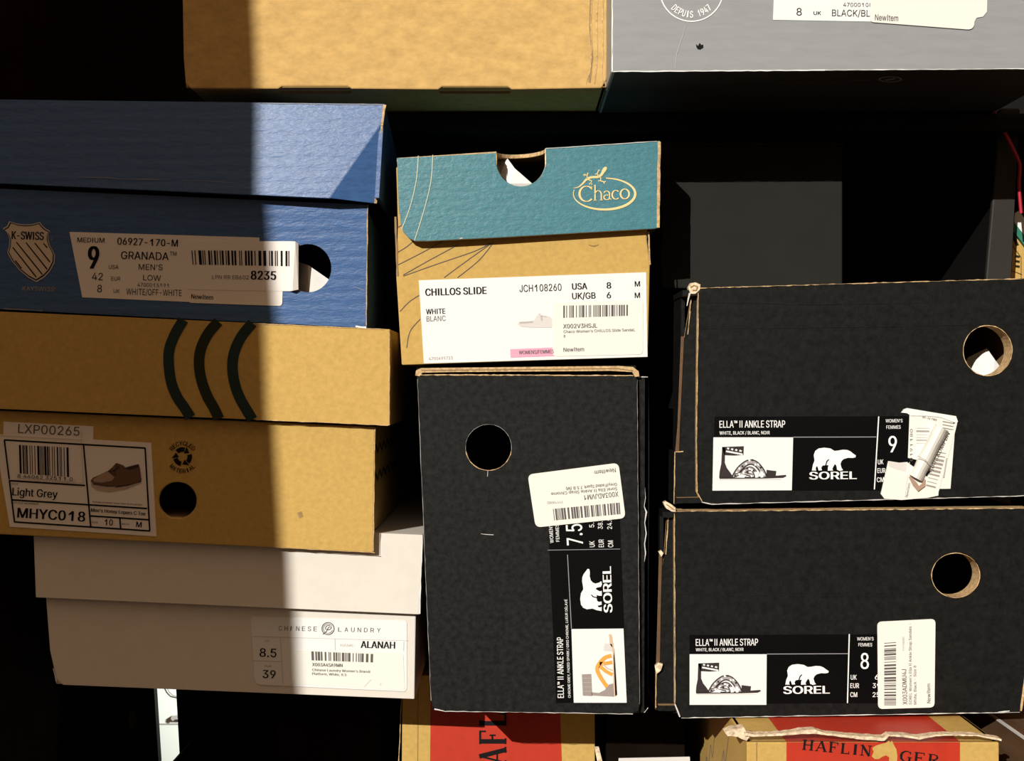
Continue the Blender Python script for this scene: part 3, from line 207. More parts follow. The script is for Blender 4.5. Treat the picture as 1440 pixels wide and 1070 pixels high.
 [[187],[95,-4,78,-1,63,9,53,24,50,41,53,59,63,73,78,83,95,87,113,83,128,73,138,59,141,41,138,24,128,9,113,-1,95,271,78,274,63,284,53,299,50,316,53,334,63,349,78,359,95,362,113,359,128,349,138,334,141,316,138,299,128,284,113,274],[4,3,2,2,6,4,5,4,6,1,0,2,6,2,0,0,8,6,8,7,6,20,19,18,18,22,20,21,20,22,29,28,30,28,27,26,13,12,14,12,11,10,16,31,30,30,28,16,24,16,28,28,26,24,25,24,26,15,14,0,14,12,0,8,0,12,12,10,8,10,9,8,18,17,16,22,18,16,16,24,22,23,22,24]],
 [[206],[78,318,70,509,136,509,128,318],[3,2,0,1,0,2]],
 [[273],[89,207,92,264,101,324,114,384,132,441,153,494,177,539,236,539,212,485,191,428,174,370,161,313,154,258,151,207,154,161,160,115,172,67,188,16,209,-38,236,-96,177,-96,139,-21,111,55,95,131],[0,23,14,14,13,0,1,0,13,13,12,1,2,1,12,19,18,20,8,7,6,20,18,21,18,17,21,22,21,17,17,16,22,16,15,22,23,22,15,14,23,15,2,12,11,3,2,11,11,10,3,4,3,10,10,9,4,5,4,9,9,8,5,8,6,5]],
 [[273],[37,-96,64,-37,86,18,102,69,113,116,120,162,122,207,119,258,112,313,99,370,82,428,62,485,37,539,97,539,121,494,142,441,159,384,173,323,181,264,184,207,178,130,161,53,134,-22,97,-96],[1,0,23,12,11,13,20,19,5,6,5,19,19,18,6,7,6,18,18,17,7,1,23,22,2,1,22,22,21,2,3,2,21,4,3,21,21,20,4,20,5,4,7,17,8,17,16,8,9,8,16,16,15,9,10,9,15,15,14,10,11,10,14,13,11,14]],
 [[424],[289,326,209,509,242,509,298,375,354,509,387,509,307,326,202,326,202,509,235,509,235,326,361,326,361,509,394,509,394,326,82,326,82,492,115,492,115,326,27,480,27,509,170,509,170,480,235,449,361,448,115,480,82,480],[26,16,19,20,19,16,17,22,21,22,17,25,16,26,17,20,16,17,17,21,20,3,0,6,9,1,23,2,9,3,5,14,13,5,12,24,12,4,3,7,10,1,23,1,10,14,5,11,5,24,11,1,8,7,0,3,23,3,9,23,3,6,24,12,3,24,15,18,25,26,15,25,25,17,26]],
 [[418],[60,0,60,509,372,509,372,452,125,452,125,286,355,286,355,229,125,229,125,57,375,57,375,0,191,558,239,659,307,659,241,558],[9,8,0,1,0,8,1,8,5,5,4,1,3,2,4,9,0,11,11,10,9,5,8,7,7,6,5,13,12,15,15,14,13,1,4,2]],
 [[187],[],[]],
]
GLYPH = dict(zip("ABCDEFGHIJKLMNOPQRSTUVWXYZabcdefghiklmnoprstuvwxyz0123456789-/.,:'()™É ", GLYPH_ROWS))
_gl = {}
def glyph(ch):
    if ch not in _gl:
        adv, v, t = GLYPH[ch]
        _gl[ch] = ([(v[i] / 1000, v[i + 1] / 1000) for i in range(0, len(v), 2)], [tuple(t[i:i + 3]) for i in range(0, len(t), 3)], adv[0] / 1000)
    return _gl[ch]
_txt = {}
def text_mesh(s):
    if s in _txt: return _txt[s]
    vs = []; fs = []; x = 0
    for ch in s:
        v, t, adv = glyph(ch); k = len(vs)
        vs += [(a + x, b) for a, b in v]; fs += [tuple(i + k for i in f) for f in t]; x += adv
    x0 = min(v[0] for v in vs); x1 = max(v[0] for v in vs)
    _txt[s] = ([(v[0] - x0, v[1]) for v in vs], fs, x1 - x0)
    return _txt[s]
CAPH = max(v[1] for v in text_mesh('H')[0])

# ------------------------------------------------------------------ mesh builder
class Mesh:
    def __init__(self, f=None):
        self.bm = bmesh.new(); self.mats = []; self.f = f
        self.o = (0, 0); self.s = 1.0
    def crop(self, ox, oy, s):               # coordinates measured on an enlargement
        self.o = (ox, oy); self.s = s; return self
    def c(self, p): return (self.o[0] + p[0] / self.s, self.o[1] + p[1] / self.s)
    def mi(self, name):
        if name not in self.mats: self.mats.append(name)
        return self.mats.index(name)
    def poly3(self, pts, m):
        f = self.bm.faces.new([self.bm.verts.new(p) for p in pts]); f.material_index = self.mi(m); return f
    def plate3(self, fn, outer, holes, off, m, rim=None, back=None):
        """flat board: outline (and holes) in 2D, fn -> 3D, off = thickness vector"""
        mi = self.mi(m); ri = self.mi(rim or m); bi = self.mi(back or m)
        loops = [outer] + list(holes or [])
        tri = tessellate_polygon([[Vector((p[0], p[1], 0)) for p in l] for l in loops])
        flat = [p for l in loops for p in l]
        a = [self.bm.verts.new(fn(p)) for p in flat]
        b = [self.bm.verts.new(v.co + off) for v in a] if off is not None else None
        for t in tri:
            try:
                f = self.bm.faces.new([a[i] for i in t]); f.material_index = mi
                if b: f = self.bm.faces.new([b[i] for i in reversed(t)]); f.material_index = bi
            except ValueError: pass
        if b:
            k = 0
            for l in loops:
                n = len(l)
                for i in range(n):
                    j = (i + 1) % n
                    f = self.bm.faces.new([a[k + i], a[k + j], b[k + j], b[k + i]]); f.material_index = ri
                k += n
    def plate(self, outer, m, holes=None, t=0.0003, lift=None, rim=None, back=None, f=None):
        f = f or self.f
        if lift is None: lift = t
        self.plate3(lambda p: f.map(self.c(p), lift), outer, holes, -f.n * t if t else None, m, rim, back)
    def flat(self, pts, m, lift=0.0005):
        self.plate(pts, m, None, 0, lift)
    def slab(self, a, b, c, d, off, m, inner=None):
        P = [Vector(v) for v in (a, b, c, d)]; Q = [p + Vector(off) for p in P]
        v = [self.bm.verts.new(p) for p in P + Q]
        mi = self.mi(m); ii = self.mi(inner or m)
        for idx, mm in (((0, 1, 2, 3), mi), ((7, 6, 5, 4), ii), ((0, 4, 5, 1), mi), ((1, 5, 6, 2), mi), ((2, 6, 7, 3), mi), ((3, 7, 4, 0), mi)):
            f = self.bm.faces.new([v[i] for i in idx]); f.material_index = mm
    def box(self, lo, hi, m):
        x0, y0, z0 = lo; x1, y1, z1 = hi
        self.slab((x0, y0, z0), (x1, y0, z0), (x1, y0, z1), (x0, y0, z1), (0, y1 - y0, 0), m)
    def strip(self, pts, w, m, lift=0.0005, jit=0.0, crop=True, closed=False):
        """a drawn line of given width (crop units) along pts"""
        n = len(pts); ws = w if isinstance(w, (list, tuple)) else [w] * n
        q = [Vector((p[0], p[1])) for p in pts]; L = []; R = []
        for i in range(n):
            if closed: d = q[(i + 1) % n] - q[i - 1]
            else: d = q[min(n - 1, i + 1)] - q[max(0, i - 1)]
            if d.length == 0: d = Vector((1, 0))
            d.normalize(); nn = Vector((-d.y, d.x)); hw = ws[i] / 2
            L.append(q[i] + nn * (hw + random.uniform(-jit, jit))); R.append(q[i] - nn * (hw + random.uniform(-jit, jit)))
        g = (lambda p: self.f.map(self.c(p), lift))
        a = [self.bm.verts.new(g(p)) for p in L]; b = [self.bm.verts.new(g(p)) for p in R]
        mi = self.mi(m)
        for i in range(n if closed else n - 1):
            j = (i + 1) % n
            f = self.bm.faces.new([a[i], a[j], b[j], b[i]]); f.material_index = mi
    def worn(self, p, q, w, m='kraft_edge', lift=0.0004, step=9, jit=0.6):
        """scuffed edge line between two points"""
        n = max(2, int(math.hypot(q[0] - p[0], q[1] - p[1]) * 1.0 / step))
        pts = [(p[0] + (q[0] - p[0]) * i / n + random.uniform(-.3, .3), p[1] + (q[1] - p[1]) * i / n + random.uniform(-.3, .3)) for i in range(n + 1)]
        self.strip(pts, [max(.25, w + random.uniform(-jit, jit)) for _ in pts], m, lift)
    def text(self, s, p0, p1, h, m='ink', bold=0.0, lift=0.0005, shear=0.0):
        if bold:
            d0 = Vector((p1[0] - p0[0], p1[1] - p0[1])).normalized() * (bold * h * .75 / CAPH)
            for k, e in ((-1, 0), (1, .00001)):
                self.text(s, (p0[0] + d0.x * k, p0[1] + d0.y * k), (p1[0] + d0.x * k, p1[1] + d0.y * k), h, m, 0, lift + e, shear)
            lift += .00002
        vs, fs, wid = text_mesh(s)
        d = Vector((p1[0] - p0[0], p1[1] - p0[1])); L = d.length; d.normalize()
        up = Vector((d.y, -d.x)); sx = L / wid; sy = h / CAPH
        o = Vector(p0)
        P = [o + d * (x * sx + shear * y * sy) + up * (y * sy) for x, y in vs]
        bv = [self.bm.verts.new(self.f.map(self.c(p), lift)) for p in P]
        mi = self.mi(m)
        for fc in fs:
            try: f = self.bm.faces.new([bv[i] for i in fc]); f.material_index = mi
            except ValueError: pass
    def arctext(self, s, c, r, a0, a1, h, w, m, bold=0.0, lift=0.0005, below=False):
        n = len(s)
        for i, ch in enumerate(s):
            if ch == ' ': continue
            a = math.radians(a0 + (a1 - a0) * i / (n - 1))
            p = Vector((c[0] + r * math.cos(a), c[1] - r * math.sin(a)))
            t = Vector((math.sin(a), math.cos(a)))          # clockwise on the picture
            if below: t = -t
            ww = w * (.35 if ch in 'I1' else 1)
            self.text(ch, p - t * ww / 2, p + t * ww / 2, h, m, bold, lift)
    def barcode(self, TL, TR, BR, BL, n=46, m='ink', seed=1, lift=0.0005):
        rnd = random.Random(seed); ws = [rnd.choice((1, 1, 2, 3)) for _ in range(n)]
        tot = sum(ws); x = 0
        TL, TR, BR, BL = [Vector(p) for p in (TL, TR, BR, BL)]
        for i, w in enumerate(ws):
            if i % 2 == 0:
                u0 = x / tot; u1 = (x + w) / tot
                self.flat([TL.lerp(TR, u0), TL.lerp(TR, u1), BL.lerp(BR, u1), BL.lerp(BR, u0)], m, lift)
            x += w
    def art(self, poly, o, U, V, m, lift=0.0005):
        self.flat([(o[0] + u * U[0] + v * V[0], o[1] + u * U[1] + v * V[1]) for u, v in poly], m, lift)
    def build(self, name, parent=None, bevel=0.0, smooth=False):
        loc = parent['_loc'] if parent and '_loc' in parent else None
        wl = Vector(ROOTS[parent.name]) if parent else Vector((0, 0, 0))
        bmesh.ops.recalc_face_normals(self.bm, faces=self.bm.faces[:])
        if not parent:
            vs = [v.co for v in self.bm.verts]
            wl = Vector(((min(v.x for v in vs) + max(v.x for v in vs)) / 2, (min(v.y for v in vs) + max(v.y for v in vs)) / 2, min(v.z for v in vs)))
        bmesh.ops.translate(self.bm, verts=self.bm.verts[:], vec=-wl)
        me = bpy.data.meshes.new(name); self.bm.to_mesh(me); self.bm.free()
        for n in self.mats: me.materials.append(MATS[n])
        if smooth:
            for p in me.polygons: p.use_smooth = True
        ob = bpy.data.objects.new(name, me); COL.objects.link(ob)
        if parent: ob.parent = parent; ROOTS[ob.name] = wl
        else: ob.location = wl; ROOTS[ob.name] = wl
        if bevel:
            md = ob.modifiers.new('bevel', 'BEVEL'); md.width = bevel; md.segments = 2
            md.limit_method = 'ANGLE'; md.angle_limit = math.radians(40)
        return ob

ROOTS = {}
def thing(name, loc, label, cat, group=None):
    o = bpy.data.objects.new(name, None); COL.objects.link(o); o.location = loc
    o.empty_display_size = .03
    ROOTS[o.name] = Vector(loc)
    tag(o, label, cat, group); return o
def tag(o, label, cat, group=None):
    o['label'] = label; o['category'] = cat
    if group: o['group'] = group
    return o
def struct(o): o['kind'] = 'structure'; return o

def ell(cx, cy, rx, ry, n=40, a0=0, a1=360):
    full = abs(a1 - a0) >= 360
    return [(cx + rx * math.cos(math.radians(a0 + (a1 - a0) * i / (n if full else n - 1))), cy + ry * math.sin(math.radians(a0 + (a1 - a0) * i / (n if full else n - 1)))) for i in range(n)]

def rrect(TL, TR, BR, BL, r, n=5):
    """rounded quad; r is a radius or four radii (TL, TR, BR, BL)"""
    P = [Vector(p) for p in (TL, TR, BR, BL)]; rs = r if isinstance(r, (list, tuple)) else [r] * 4
    out = []
    for i in range(4):
        a, b, c = P[i - 1], P[i], P[(i + 1) % 4]
        if rs[i] <= 0: out.append((b.x, b.y)); continue
        u = (a - b).normalized() * rs[i]; v = (c - b).normalized() * rs[i]
        for k in range(n + 1):
            t = k / n
            q = (b + u) * (1 - t) ** 2 + b * 2 * t * (1 - t) + (b + v) * t ** 2
            out.append((q.x, q.y))
    return out

def jagged(pts, step=14, j=0.5, closed=True):
    out = []
    n = len(pts)
    for i in range(n if closed else n - 1):
        a = Vector(pts[i]); b = Vector(pts[(i + 1) % n]); k = max(1, int((b - a).length / step))
        for t in range(k):
            q = a.lerp(b, t / k)
            out.append((q.x + (random.uniform(-j, j) if t else 0), q.y + (random.uniform(-j, j) if t else 0)))
    return out

def shell(m, f, quad, depth, t, mt, inner, sides='TBLRK', lift=0.0, drop=0.0):
    """top, bottom, left, right and back boards behind a front quad (photo corners TL,TR,BR,BL)"""
    a, b, c, d = [f.map(p, lift) for p in quad]
    y = Vector((0, depth, 0)); dn = Vector((0, 0, -t)); up = -dn; rt = Vector((t, 0, 0)); lf = -rt
    e = f.n * -0.0006
    a, b, c, d = a + e, b + e, c + e, d + e
    yb = max(p.y for p in (a, b, c, d)) + depth
    A, B, C, E = [Vector((p.x, yb, p.z)) for p in (a, b, c, d)]
    A.z -= drop; B.z -= drop
    if 'T' in sides: m.slab(a, b, B, A, dn, mt, inner)
    if 'B' in sides: m.slab(d, c, C, E, up, mt, inner)
    if 'L' in sides: m.slab(a, d, E, A, rt, mt, inner)
    if 'R' in sides: m.slab(b, c, C, B, lf, mt, inner)
    if 'K' in sides: m.slab(A, B, C, E, (0, -t, 0), mt, inner)

def base_of(f, quad, depth):
    c = f.map(quad[2]); d = f.map(quad[3])
    return ((c.x + d.x) / 2, (c.y + d.y) / 2 + depth / 2, min(c.z, d.z))

# ================================================================== art used on several labels
BEAR = [((x - 562) / 238, (y - 287) / 112) for x, y in [(562, 398), (567, 372), (576, 350), (572, 322), (580, 303), (598, 291), (630, 287), (662, 291), (684, 303), (705, 301), (728, 297), (752, 298), (770, 305), (785, 316), (799, 325), (797, 334), (780, 337), (757, 336), (734, 342), (722, 352), (716, 366), (722, 386), (730, 396), (712, 400), (698, 394), (694, 374), (686, 366), (677, 380), (672, 390), (676, 398), (648, 399), (648, 385), (652, 372), (636, 372), (620, 374), (612, 384), (616, 397), (598, 398), (592, 378), (586, 378), (582, 390), (586, 398)]]
BEAR_EAR = [((x - 562) / 238, (y - 287) / 112) for x, y in [(634, 372), (640, 352), (652, 342), (655, 346), (645, 356), (640, 372)]]
def curve(pts, n=6):
    out = []
    P = [Vector(p) for p in pts]
    for i in range(len(P) - 1):
        a, b, c, d = P[max(0, i - 1)], P[i], P[i + 1], P[min(len(P) - 1, i + 2)]
        for k in range(n):
            t = k / n
            q = .5 * ((2 * b) + (c - a) * t + (2 * a - 5 * b + 4 * c - d) * t * t + (3 * b - a - 3 * c + d) * t ** 3)
            out.append((q.x, q.y))
    out.append(tuple(P[-1])); return out
def sandal(m, o, U, V, lift=.0006):
    """flat gladiator sandal picture; unit square = picture area"""
    def n(l): return [((x - 38) / 422, (y - 233) / 277) for x, y in l]
    A = lambda l, mt, k=0: m.art(n(l), o, U, V, mt, lift + k)
    A([(72, 440), (140, 440), (320, 436), (425, 428), (428, 436), (410, 444), (320, 447), (75, 449)], 'sandal_black')
    A([(85, 285), (101, 285), (101, 365), (112, 392), (130, 415), (148, 441), (72, 441), (74, 410), (82, 370)], 'sandal_black')
    A([(85, 283), (200, 279), (199, 325), (150, 328), (98, 326)], 'sandal_black')
    rnd = random.Random(3)
    for i in range(16):
        x = 104 + i * 5.4; y = 283 + (i * 17) % 32
        A([(x, y), (x + 12, y + 6), (x + 6, y + 12), (x - 5, y + 8)], 'print_white' if i % 4 else 'sandal_black', .0001 + i * .000002)
    def band(pts, w, mt, k):
        q = n(curve(pts, 4)); sc = math.hypot(*U) / 422
        m.strip([(o[0] + u * U[0] + v * V[0], o[1] + u * U[1] + v * V[1]) for u, v in q], w * sc, mt, lift + k)
    for j, pts in enumerate(([(152, 440), (178, 398), (222, 364), (262, 368), (296, 404), (312, 438)], [(172, 440), (205, 408), (238, 396), (262, 416), (268, 440)], [(150, 432), (200, 420), (250, 432)])):
        w = (30, 24, 18)[j]; k = .0001 + j * .00006
        band(pts, w, 'sandal_black', k); band(pts, w * .55, 'sandal_grey', k + .00002)
        c_ = curve(pts, 5)
        for i in range(1, len(c_) - 1, 2):
            x, y = c_[i]; d = rnd.uniform(-.35, .35) * w
            A([(x - 6, y - 4 + d), (x + 3, y - 7 + d), (x + 7, y + 3 + d), (x - 2, y + 6 + d)], 'print_white' if (i // 2) % 3 else 'sandal_black', k + .00003 + i * .000001)
    A([(160, 442), (190, 425), (215, 430), (205, 443)], 'print_white', .0004)
    A([(262, 415), (276, 409), (280, 441), (264, 443)], 'print_white', .0004); A([(288, 408), (304, 412), (306, 441), (292, 443)], 'print_white', .0004)
    A([(322, 402), (374, 408), (371, 434), (322, 436)], 'sandal_black', .0001)
    A([(75, 452), (400, 450), (400, 453), (75, 455)], 'ink_pale')

SERIF = {
 'H': [([(.2, 0), (.2, 1)], .16), ([(.8, 0), (.8, 1)], .16), ([(.2, .5), (.8, .5)], .07), ([(.03, .03), (.37, .03)], .06), ([(.63, .03), (.97, .03)], .06), ([(.03, .97), (.37, .97)], .06), ([(.63, .97), (.97, .97)], .06)],
 'A': [([(.12, 1), (.5, 0)], .07), ([(.48, 0), (.86, 1)], .17), ([(.24, .66), (.74, .66)], .06), ([(0, .97), (.27, .97)], .06), ([(.68, .97), (1.02, .97)], .06)],
 'F': [([(.22, 0), (.22, 1)], .17), ([(.05, .03), (.86, .03)], .07), ([(.84, .0), (.84, .24)], .06), ([(.22, .48), (.62, .48)], .07), ([(.6, .38), (.6, .6)], .06), ([(.05, .97), (.42, .97)], .06)],
 'L': [([(.22, 0), (.22, 1)], .17), ([(.05, .03), (.4, .03)], .06), ([(.05, .97), (.86, .97)], .07), ([(.84, .74), (.86, 1)], .06)],
 'I': [([(.5, 0), (.5, 1)], .2), ([(.25, .03), (.75, .03)], .06), ([(.25, .97), (.75, .97)], .06)],
 'N': [([(.2, 0), (.2, 1)], .07), ([(.16, 0), (.82, 1)], .18), ([(.82, 0), (.82, 1)], .07), ([(.02, .03), (.3, .03)], .06), ([(.66, .03), (.98, .03)], .06), ([(.04, .97), (.36, .97)], .06)],
 'G': [([(.86, .26), (.8, .1), (.6, .02), (.38, .06), (.17, .25), (.12, .5), (.17, .75), (.38, .94), (.6, .98), (.8, .88)], [.06, .07, .07, .1, .16, .18, .16, .1, .07, .07]), ([(.82, .56), (.82, .95)], .15), ([(.64, .56), (.98, .56)], .06), ([(.86, .04), (.86, .28)], .05)],
 'E': [([(.22, 0), (.22, 1)], .17), ([(.05, .03), (.84, .03)], .07), ([(.83, 0), (.83, .22)], .06), ([(.22, .48), (.64, .48)], .07), ([(.63, .38), (.63, .6)], .06), ([(.05, .97), (.88, .97)], .07), ([(.87, .76), (.87, 1)], .06)],
 'R': [([(.22, 0), (.22, 1)], .17), ([(.05, .03), (.55, .03), (.74, .12), (.78, .27), (.7, .43), (.52, .5), (.22, .5)], [.06, .06, .1, .16, .1, .06, .06]), ([(.48, .5), (.88, 1)], .15), ([(.05, .97), (.4, .97)], .06), ([(.8, .97), (1, .97)], .06)],
}
def serif_text(m, s, p0, p1, h, mt, lift):
    wd = {'I': .55, 'L': .85, 'F': .9}
    tot = sum(wd.get(c, 1.0) + .12 for c in s) - .12
    d = Vector((p1[0] - p0[0], p1[1] - p0[1])); Lh = d.length; d.normalize(); up = Vector((d.y, -d.x))
    sx = Lh / tot; x = 0
    for c in s:
        w = wd.get(c, 1.0)
        for pts, ws in SERIF[c]:
            q = [Vector(p0) + d * ((x + px * w) * sx) + up * ((1 - py) * h) for px, py in pts]
            sc = (h + sx) / 2 * 1.2
            m.strip(q, [v * sc for v in ws] if isinstance(ws, list) else ws * sc, mt, lift)
            lift += .00001
        x += w + .12

# ================================================================== big brown box, top
fA = face(500, 100, 0, 0, 0)
qA = [(252, -260), (857, -260), (853, 126), (261, 125)]
rA = thing('cardboard_box', base_of(fA, qA, .3), 'large plain brown cardboard box on the upper shelf, two slots along its bottom edge', 'box')
m = Mesh(fA)
front = [(252, -260), (857, -260), (856, 60), (853, 112), (846, 124), (720, 126), (714, 122), (622, 122), (616, 126), (495, 125), (489, 121.5), (397, 121.5), (391, 125), (268, 124.5), (261, 118), (258, 80)]
m.plate(front, 'kraft_board', t=.003, lift=0, rim='kraft_edge')
shell(m, fA, [(252, -260), (857, -260), (853, 123), (261, 123)], .3, .003, 'kraft_board', 'kraft_inside')
m.build('body', rA, .0008)
for x0, x1 in ((391, 495), (616, 720)):       # hand-slot tabs folded in under the bottom edge
    m = Mesh(fA)
    m.plate([(x0 + 4, 121.5), (x1 - 4, 121.5), (x1, 127), (x1 - 4, 131), (x0 + 4, 131), (x0, 127)], 'kraft_inside', t=.002, lift=-.010)
    m.build('tuck_flap', rA)
m = Mesh(fA)                                  # crumpled seam down the right edge
for i, x in enumerate((832, 840, 848)):
    m.strip([(x + 2, -40), (x - 1, 30), (x, 70), (x - 2, 98), (x - 8 + i * 4, 118)], [1.2, 1.6, 1.5, 1.8, .8], 'kraft_edge', .0003, .3)
m.strip([(832, -40), (830, 40), (833, 80), (829, 116)], 3, 'kraft_inside', .0002, .5)
m.build('seam', rA)

# ================================================================== grey box, top right
fB = face(1100, 60, -.044, 0, 0)
qB = [(861, -140), (1512, -140), (1508, 97), (861, 101)]
rB = thing('shoe_box', base_of(fB, qB, .32), 'grey shoe box with white size label and round white emblem on the upper shelf', 'shoe box')
m = Mesh(fB)
m.plate(qB, 'grey_board', t=.002, lift=0)
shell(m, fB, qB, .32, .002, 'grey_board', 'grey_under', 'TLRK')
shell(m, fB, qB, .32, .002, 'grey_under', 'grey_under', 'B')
m.worn((861, -140), (861, 101), 1.6, 'print_white'); m.worn((861, 100.5), (1160, 98.6), 1.3, 'print_white', jit=.5); m.worn((1160, 98.6), (1440, 96.6), .8, 'print_white', jit=.5)
m.crop(840, 0, 2.4)
m.strip([(300, 85), (285, 130), (268, 180), (262, 230)], [1, 1.5, 1.5, 1], 'ink_pale', .0003)
m.flat([(333, 148), (340, 155), (345, 144), (351, 152), (357, 150), (358, 160), (347, 167), (338, 165), (334, 158)], 'ink', .0003)
m.build('body', rB, .0006)
m = Mesh(fB).crop(840, 0, 2.4)
m.strip(ell(318, -35, 107, 107, 48), 4, 'print_white', .0003, closed=True)
m.arctext('DEPUIS 1947', (318, -35), 95, 226, 314, 23, 9.5, 'print_white', .02, .0003, below=True)
m.text('LA', (270, -40), (300, -40), 30, 'print_white', 0, .0003)
m.build('emblem', rB)
m = Mesh(fB).crop(840, 0, 2.4)
m.plate([(601, -150), (930, -150), (930, 73), (593, 67)], 'white_paper')
m.text('8', (672, 52), (690, 52), 25); m.text('UK', (730, 50), (755, 50), 12, bold=.02); m.text('BLACK/BL', (792, 54), (920, 56), 22)
m.text('47000108', (830, 22), (927, 23), 13); m.text('42', (668, -10), (695, -10), 25)
m.build('label', rB)
m = Mesh(fB).crop(840, 0, 2.4)
m.plate([(1270, -150), (1320, -150), (1315, 40), (1302, 56), (1280, 60), (1270, 80)], 'cream_sticker', t=.0005)
m.plate(rrect((926, -150), (1282, -150), (1272, 101), (920, 74), (0, 0, 24, 14)), 'cream_sticker', t=.0008)
m.text('NewItem', (937, 68), (1015, 71), 20, 'ink_soft', .01, .001)
m.build('sticker', rB)
m = Mesh(); zb = fB.map((1100, 99)).z - .0004        # marks printed on the underside
def under(x, y):                                    # photo point on the underside plane
    t = (zb - Z0) / ((535 - y) * K / D); return Vector(((x - 720) * K / D * t, t - D, zb))
ring = ell(1252, 111.5, 17, 4, 28)
for i in range(28):
    a, b = ring[i], ring[(i + 1) % 28]
    ia = (1252 + (a[0] - 1252) * .82, 111.5 + (a[1] - 111.5) * .75); ib = (1252 + (b[0] - 1252) * .82, 111.5 + (b[1] - 111.5) * .75)
    m.poly3([under(*a), under(*b), under(*ib), under(*ia)], 'ink_grey')
m.build('recycling_mark', rB); m = Mesh()
m.poly3([under(1244, 112), under(1258, 109.5), under(1260, 111), under(1247, 113.5)], 'ink_grey'); m.build('underside_print', rB)
for a, b in (((1095, 116), (1180, 110)), ((1196, 113), (1222, 109)), ((1350, 103), (1380, 102))):
    m = Mesh(); m.poly3([under(a[0], a[1]), under(b[0], a[1]), under(b[0], a[1] - .8), under(a[0], a[1] - .8)], 'ink_soft'); m.build('underside_print', rB)

# ================================================================== navy box (left stack, top)
fC = face(300, 360, .006, 0, -.05)
qC = [(-75, 262), (517, 288), (515, 461), (-75, 431)]
rC = thing('shoe_box', base_of(fC, qC, .3), 'navy blue shoe box with white shield emblem, topmost of the left stack', 'shoe box')
m = Mesh(fC)
holeC = ell(433, 377, 33, 34)
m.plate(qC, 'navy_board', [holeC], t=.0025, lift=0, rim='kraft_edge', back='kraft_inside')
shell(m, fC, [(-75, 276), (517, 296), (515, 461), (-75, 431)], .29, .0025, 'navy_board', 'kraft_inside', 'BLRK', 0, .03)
m.worn((517, 292), (515, 458), 1.1); m.worn((500, 459), (515, 460.5), 2, 'print_white'); m.worn((6, 434), (60, 437), 1, 'print_grey', jit=.5)
m.strip([(497, 403), (506, 406), (513, 409)], [.5, 1, .4], 'print_grey', .0004)
m.build('body', rC)
fL = face(270, 205, -.001, -.035, .09)
qL = [(-80, 139), (541, 146), (527, 287), (-80, 254)]
m = Mesh(fL)
m.plate([(-80, 139), (541, 146), (537, 172), (463, 278.5), (-80, 254)], 'navy_board', t=.0025, lift=0, rim='navy_board')
k1 = fL.map((537, 172)); k2 = fL.map((463, 278.5))
fT = face3(k1, k2, W(527, 287, fL.map((527, 287)).y + .0075))
m.plate([(537, 172), (527.5, 286), (463, 278.5)], 'navy_board', t=.0025, lift=0, rim='navy_board', f=fT)
shell(m, fL, [(-80, 139), (541, 146), (533, 278), (-80, 254)], .3, .0025, 'navy_board', 'kraft_inside', 'TLRK', 0, .06)
m.worn((541, 147), (537, 176), 4, jit=1); m.f = fT; m.worn((537.5, 172), (528, 286), 3, jit=1); m.f = fL
m.worn((365, 145), (538, 147), 1.2, 'print_grey', jit=.5)
m.strip([(110, 249), (150, 250), (175, 252), (205, 252), (240, 253)], [.3, 1, .5, 1, .3], 'print_grey', .0004, .2)
m.strip([(255, 253.5), (290, 254.5), (330, 257)], [.3, .9, .3], 'print_grey', .0004, .2)
m.build('lid', rC, .0002)
m = Mesh(fC).crop(0, 300, 8.918)
SH = [(118, 97), (200, 125), (310, 140), (410, 132), (500, 108), (530, 150), (570, 188), (628, 220), (605, 270), (608, 330), (625, 395), (655, 450), (690, 520), (684, 620), (630, 725), (560, 800), (460, 862), (360, 810), (250, 720), (150, 600), (90, 490), (112, 420), (120, 330), (108, 285), (85, 240), (33, 190), (85, 160)]
cx, cy = 365, 430
def sh(s): return [(cx + (x - cx) * s, cy + (y - cy) * s) for x, y in SH]
m.flat(sh(1.0), 'ink_pale', .0003); m.flat(sh(.96), 'print_navy', .0004); m.flat(sh(.915), 'print_bone', .0005)
m.text('K-SWISS', (148, 322), (545, 335), 100, 'print_navy', .03, .0006)
for a, b in (((160, 425), (455, 800)), ((205, 360), (530, 765)), ((325, 365), (592, 702)), ((435, 370), (628, 612)), ((545, 375), (592, 432)), ((190, 590), (270, 690))):
    m.strip([a, b], [15, 17], 'brown_ink', .0006)
m.strip(ell(645, 318, 16, 16, 14), 6, 'print_grey', .0003, closed=True)
m.text('KAYSWISS', (282, 968), (678, 980), 55, 'ink_grey', .01, .0003)
m.strip(ell(690, 935, 9, 9, 10), 5, 'print_grey', .0003, closed=True)
m.build('emblem', rC)
m = Mesh(fC)
m.plate([(97.6, 326), (364.7, 334), (365.5, 425), (267, 424.6), (115.7, 418)], 'warm_label')
m.crop(90, 310, 7.2)
m.text('MEDIUM', (135, 220), (408, 225), 48, bold=.01); m.text('06927-170-M', (540, 243), (1150, 265), 70, bold=.02)
m.text('GRANADA', (577, 390), (1058, 402), 78, bold=.01); m.text('TM', (1070, 355), (1138, 358), 42)
m.text('9', (248, 486), (345, 488), 225, bold=.03); m.text('USA', (452, 490), (552, 492), 42); m.text("MEN'S", (755, 498), (998, 503), 58)
m.text('42', (282, 602), (392, 605), 74); m.text('EUR', (478, 608), (570, 610), 40); m.text('LOW', (800, 605), (980, 612), 56)
m.text('4700015191', (742, 668), (1058, 678), 38); m.text('8', (335, 725), (382, 727), 75); m.text('UK', (500, 732), (562, 735), 38)
m.text('WHITE/OFF-WHITE', (630, 750), (1190, 765), 62)
m.build('label', rC)
m = Mesh(fC).crop(250, 320, 6.26)
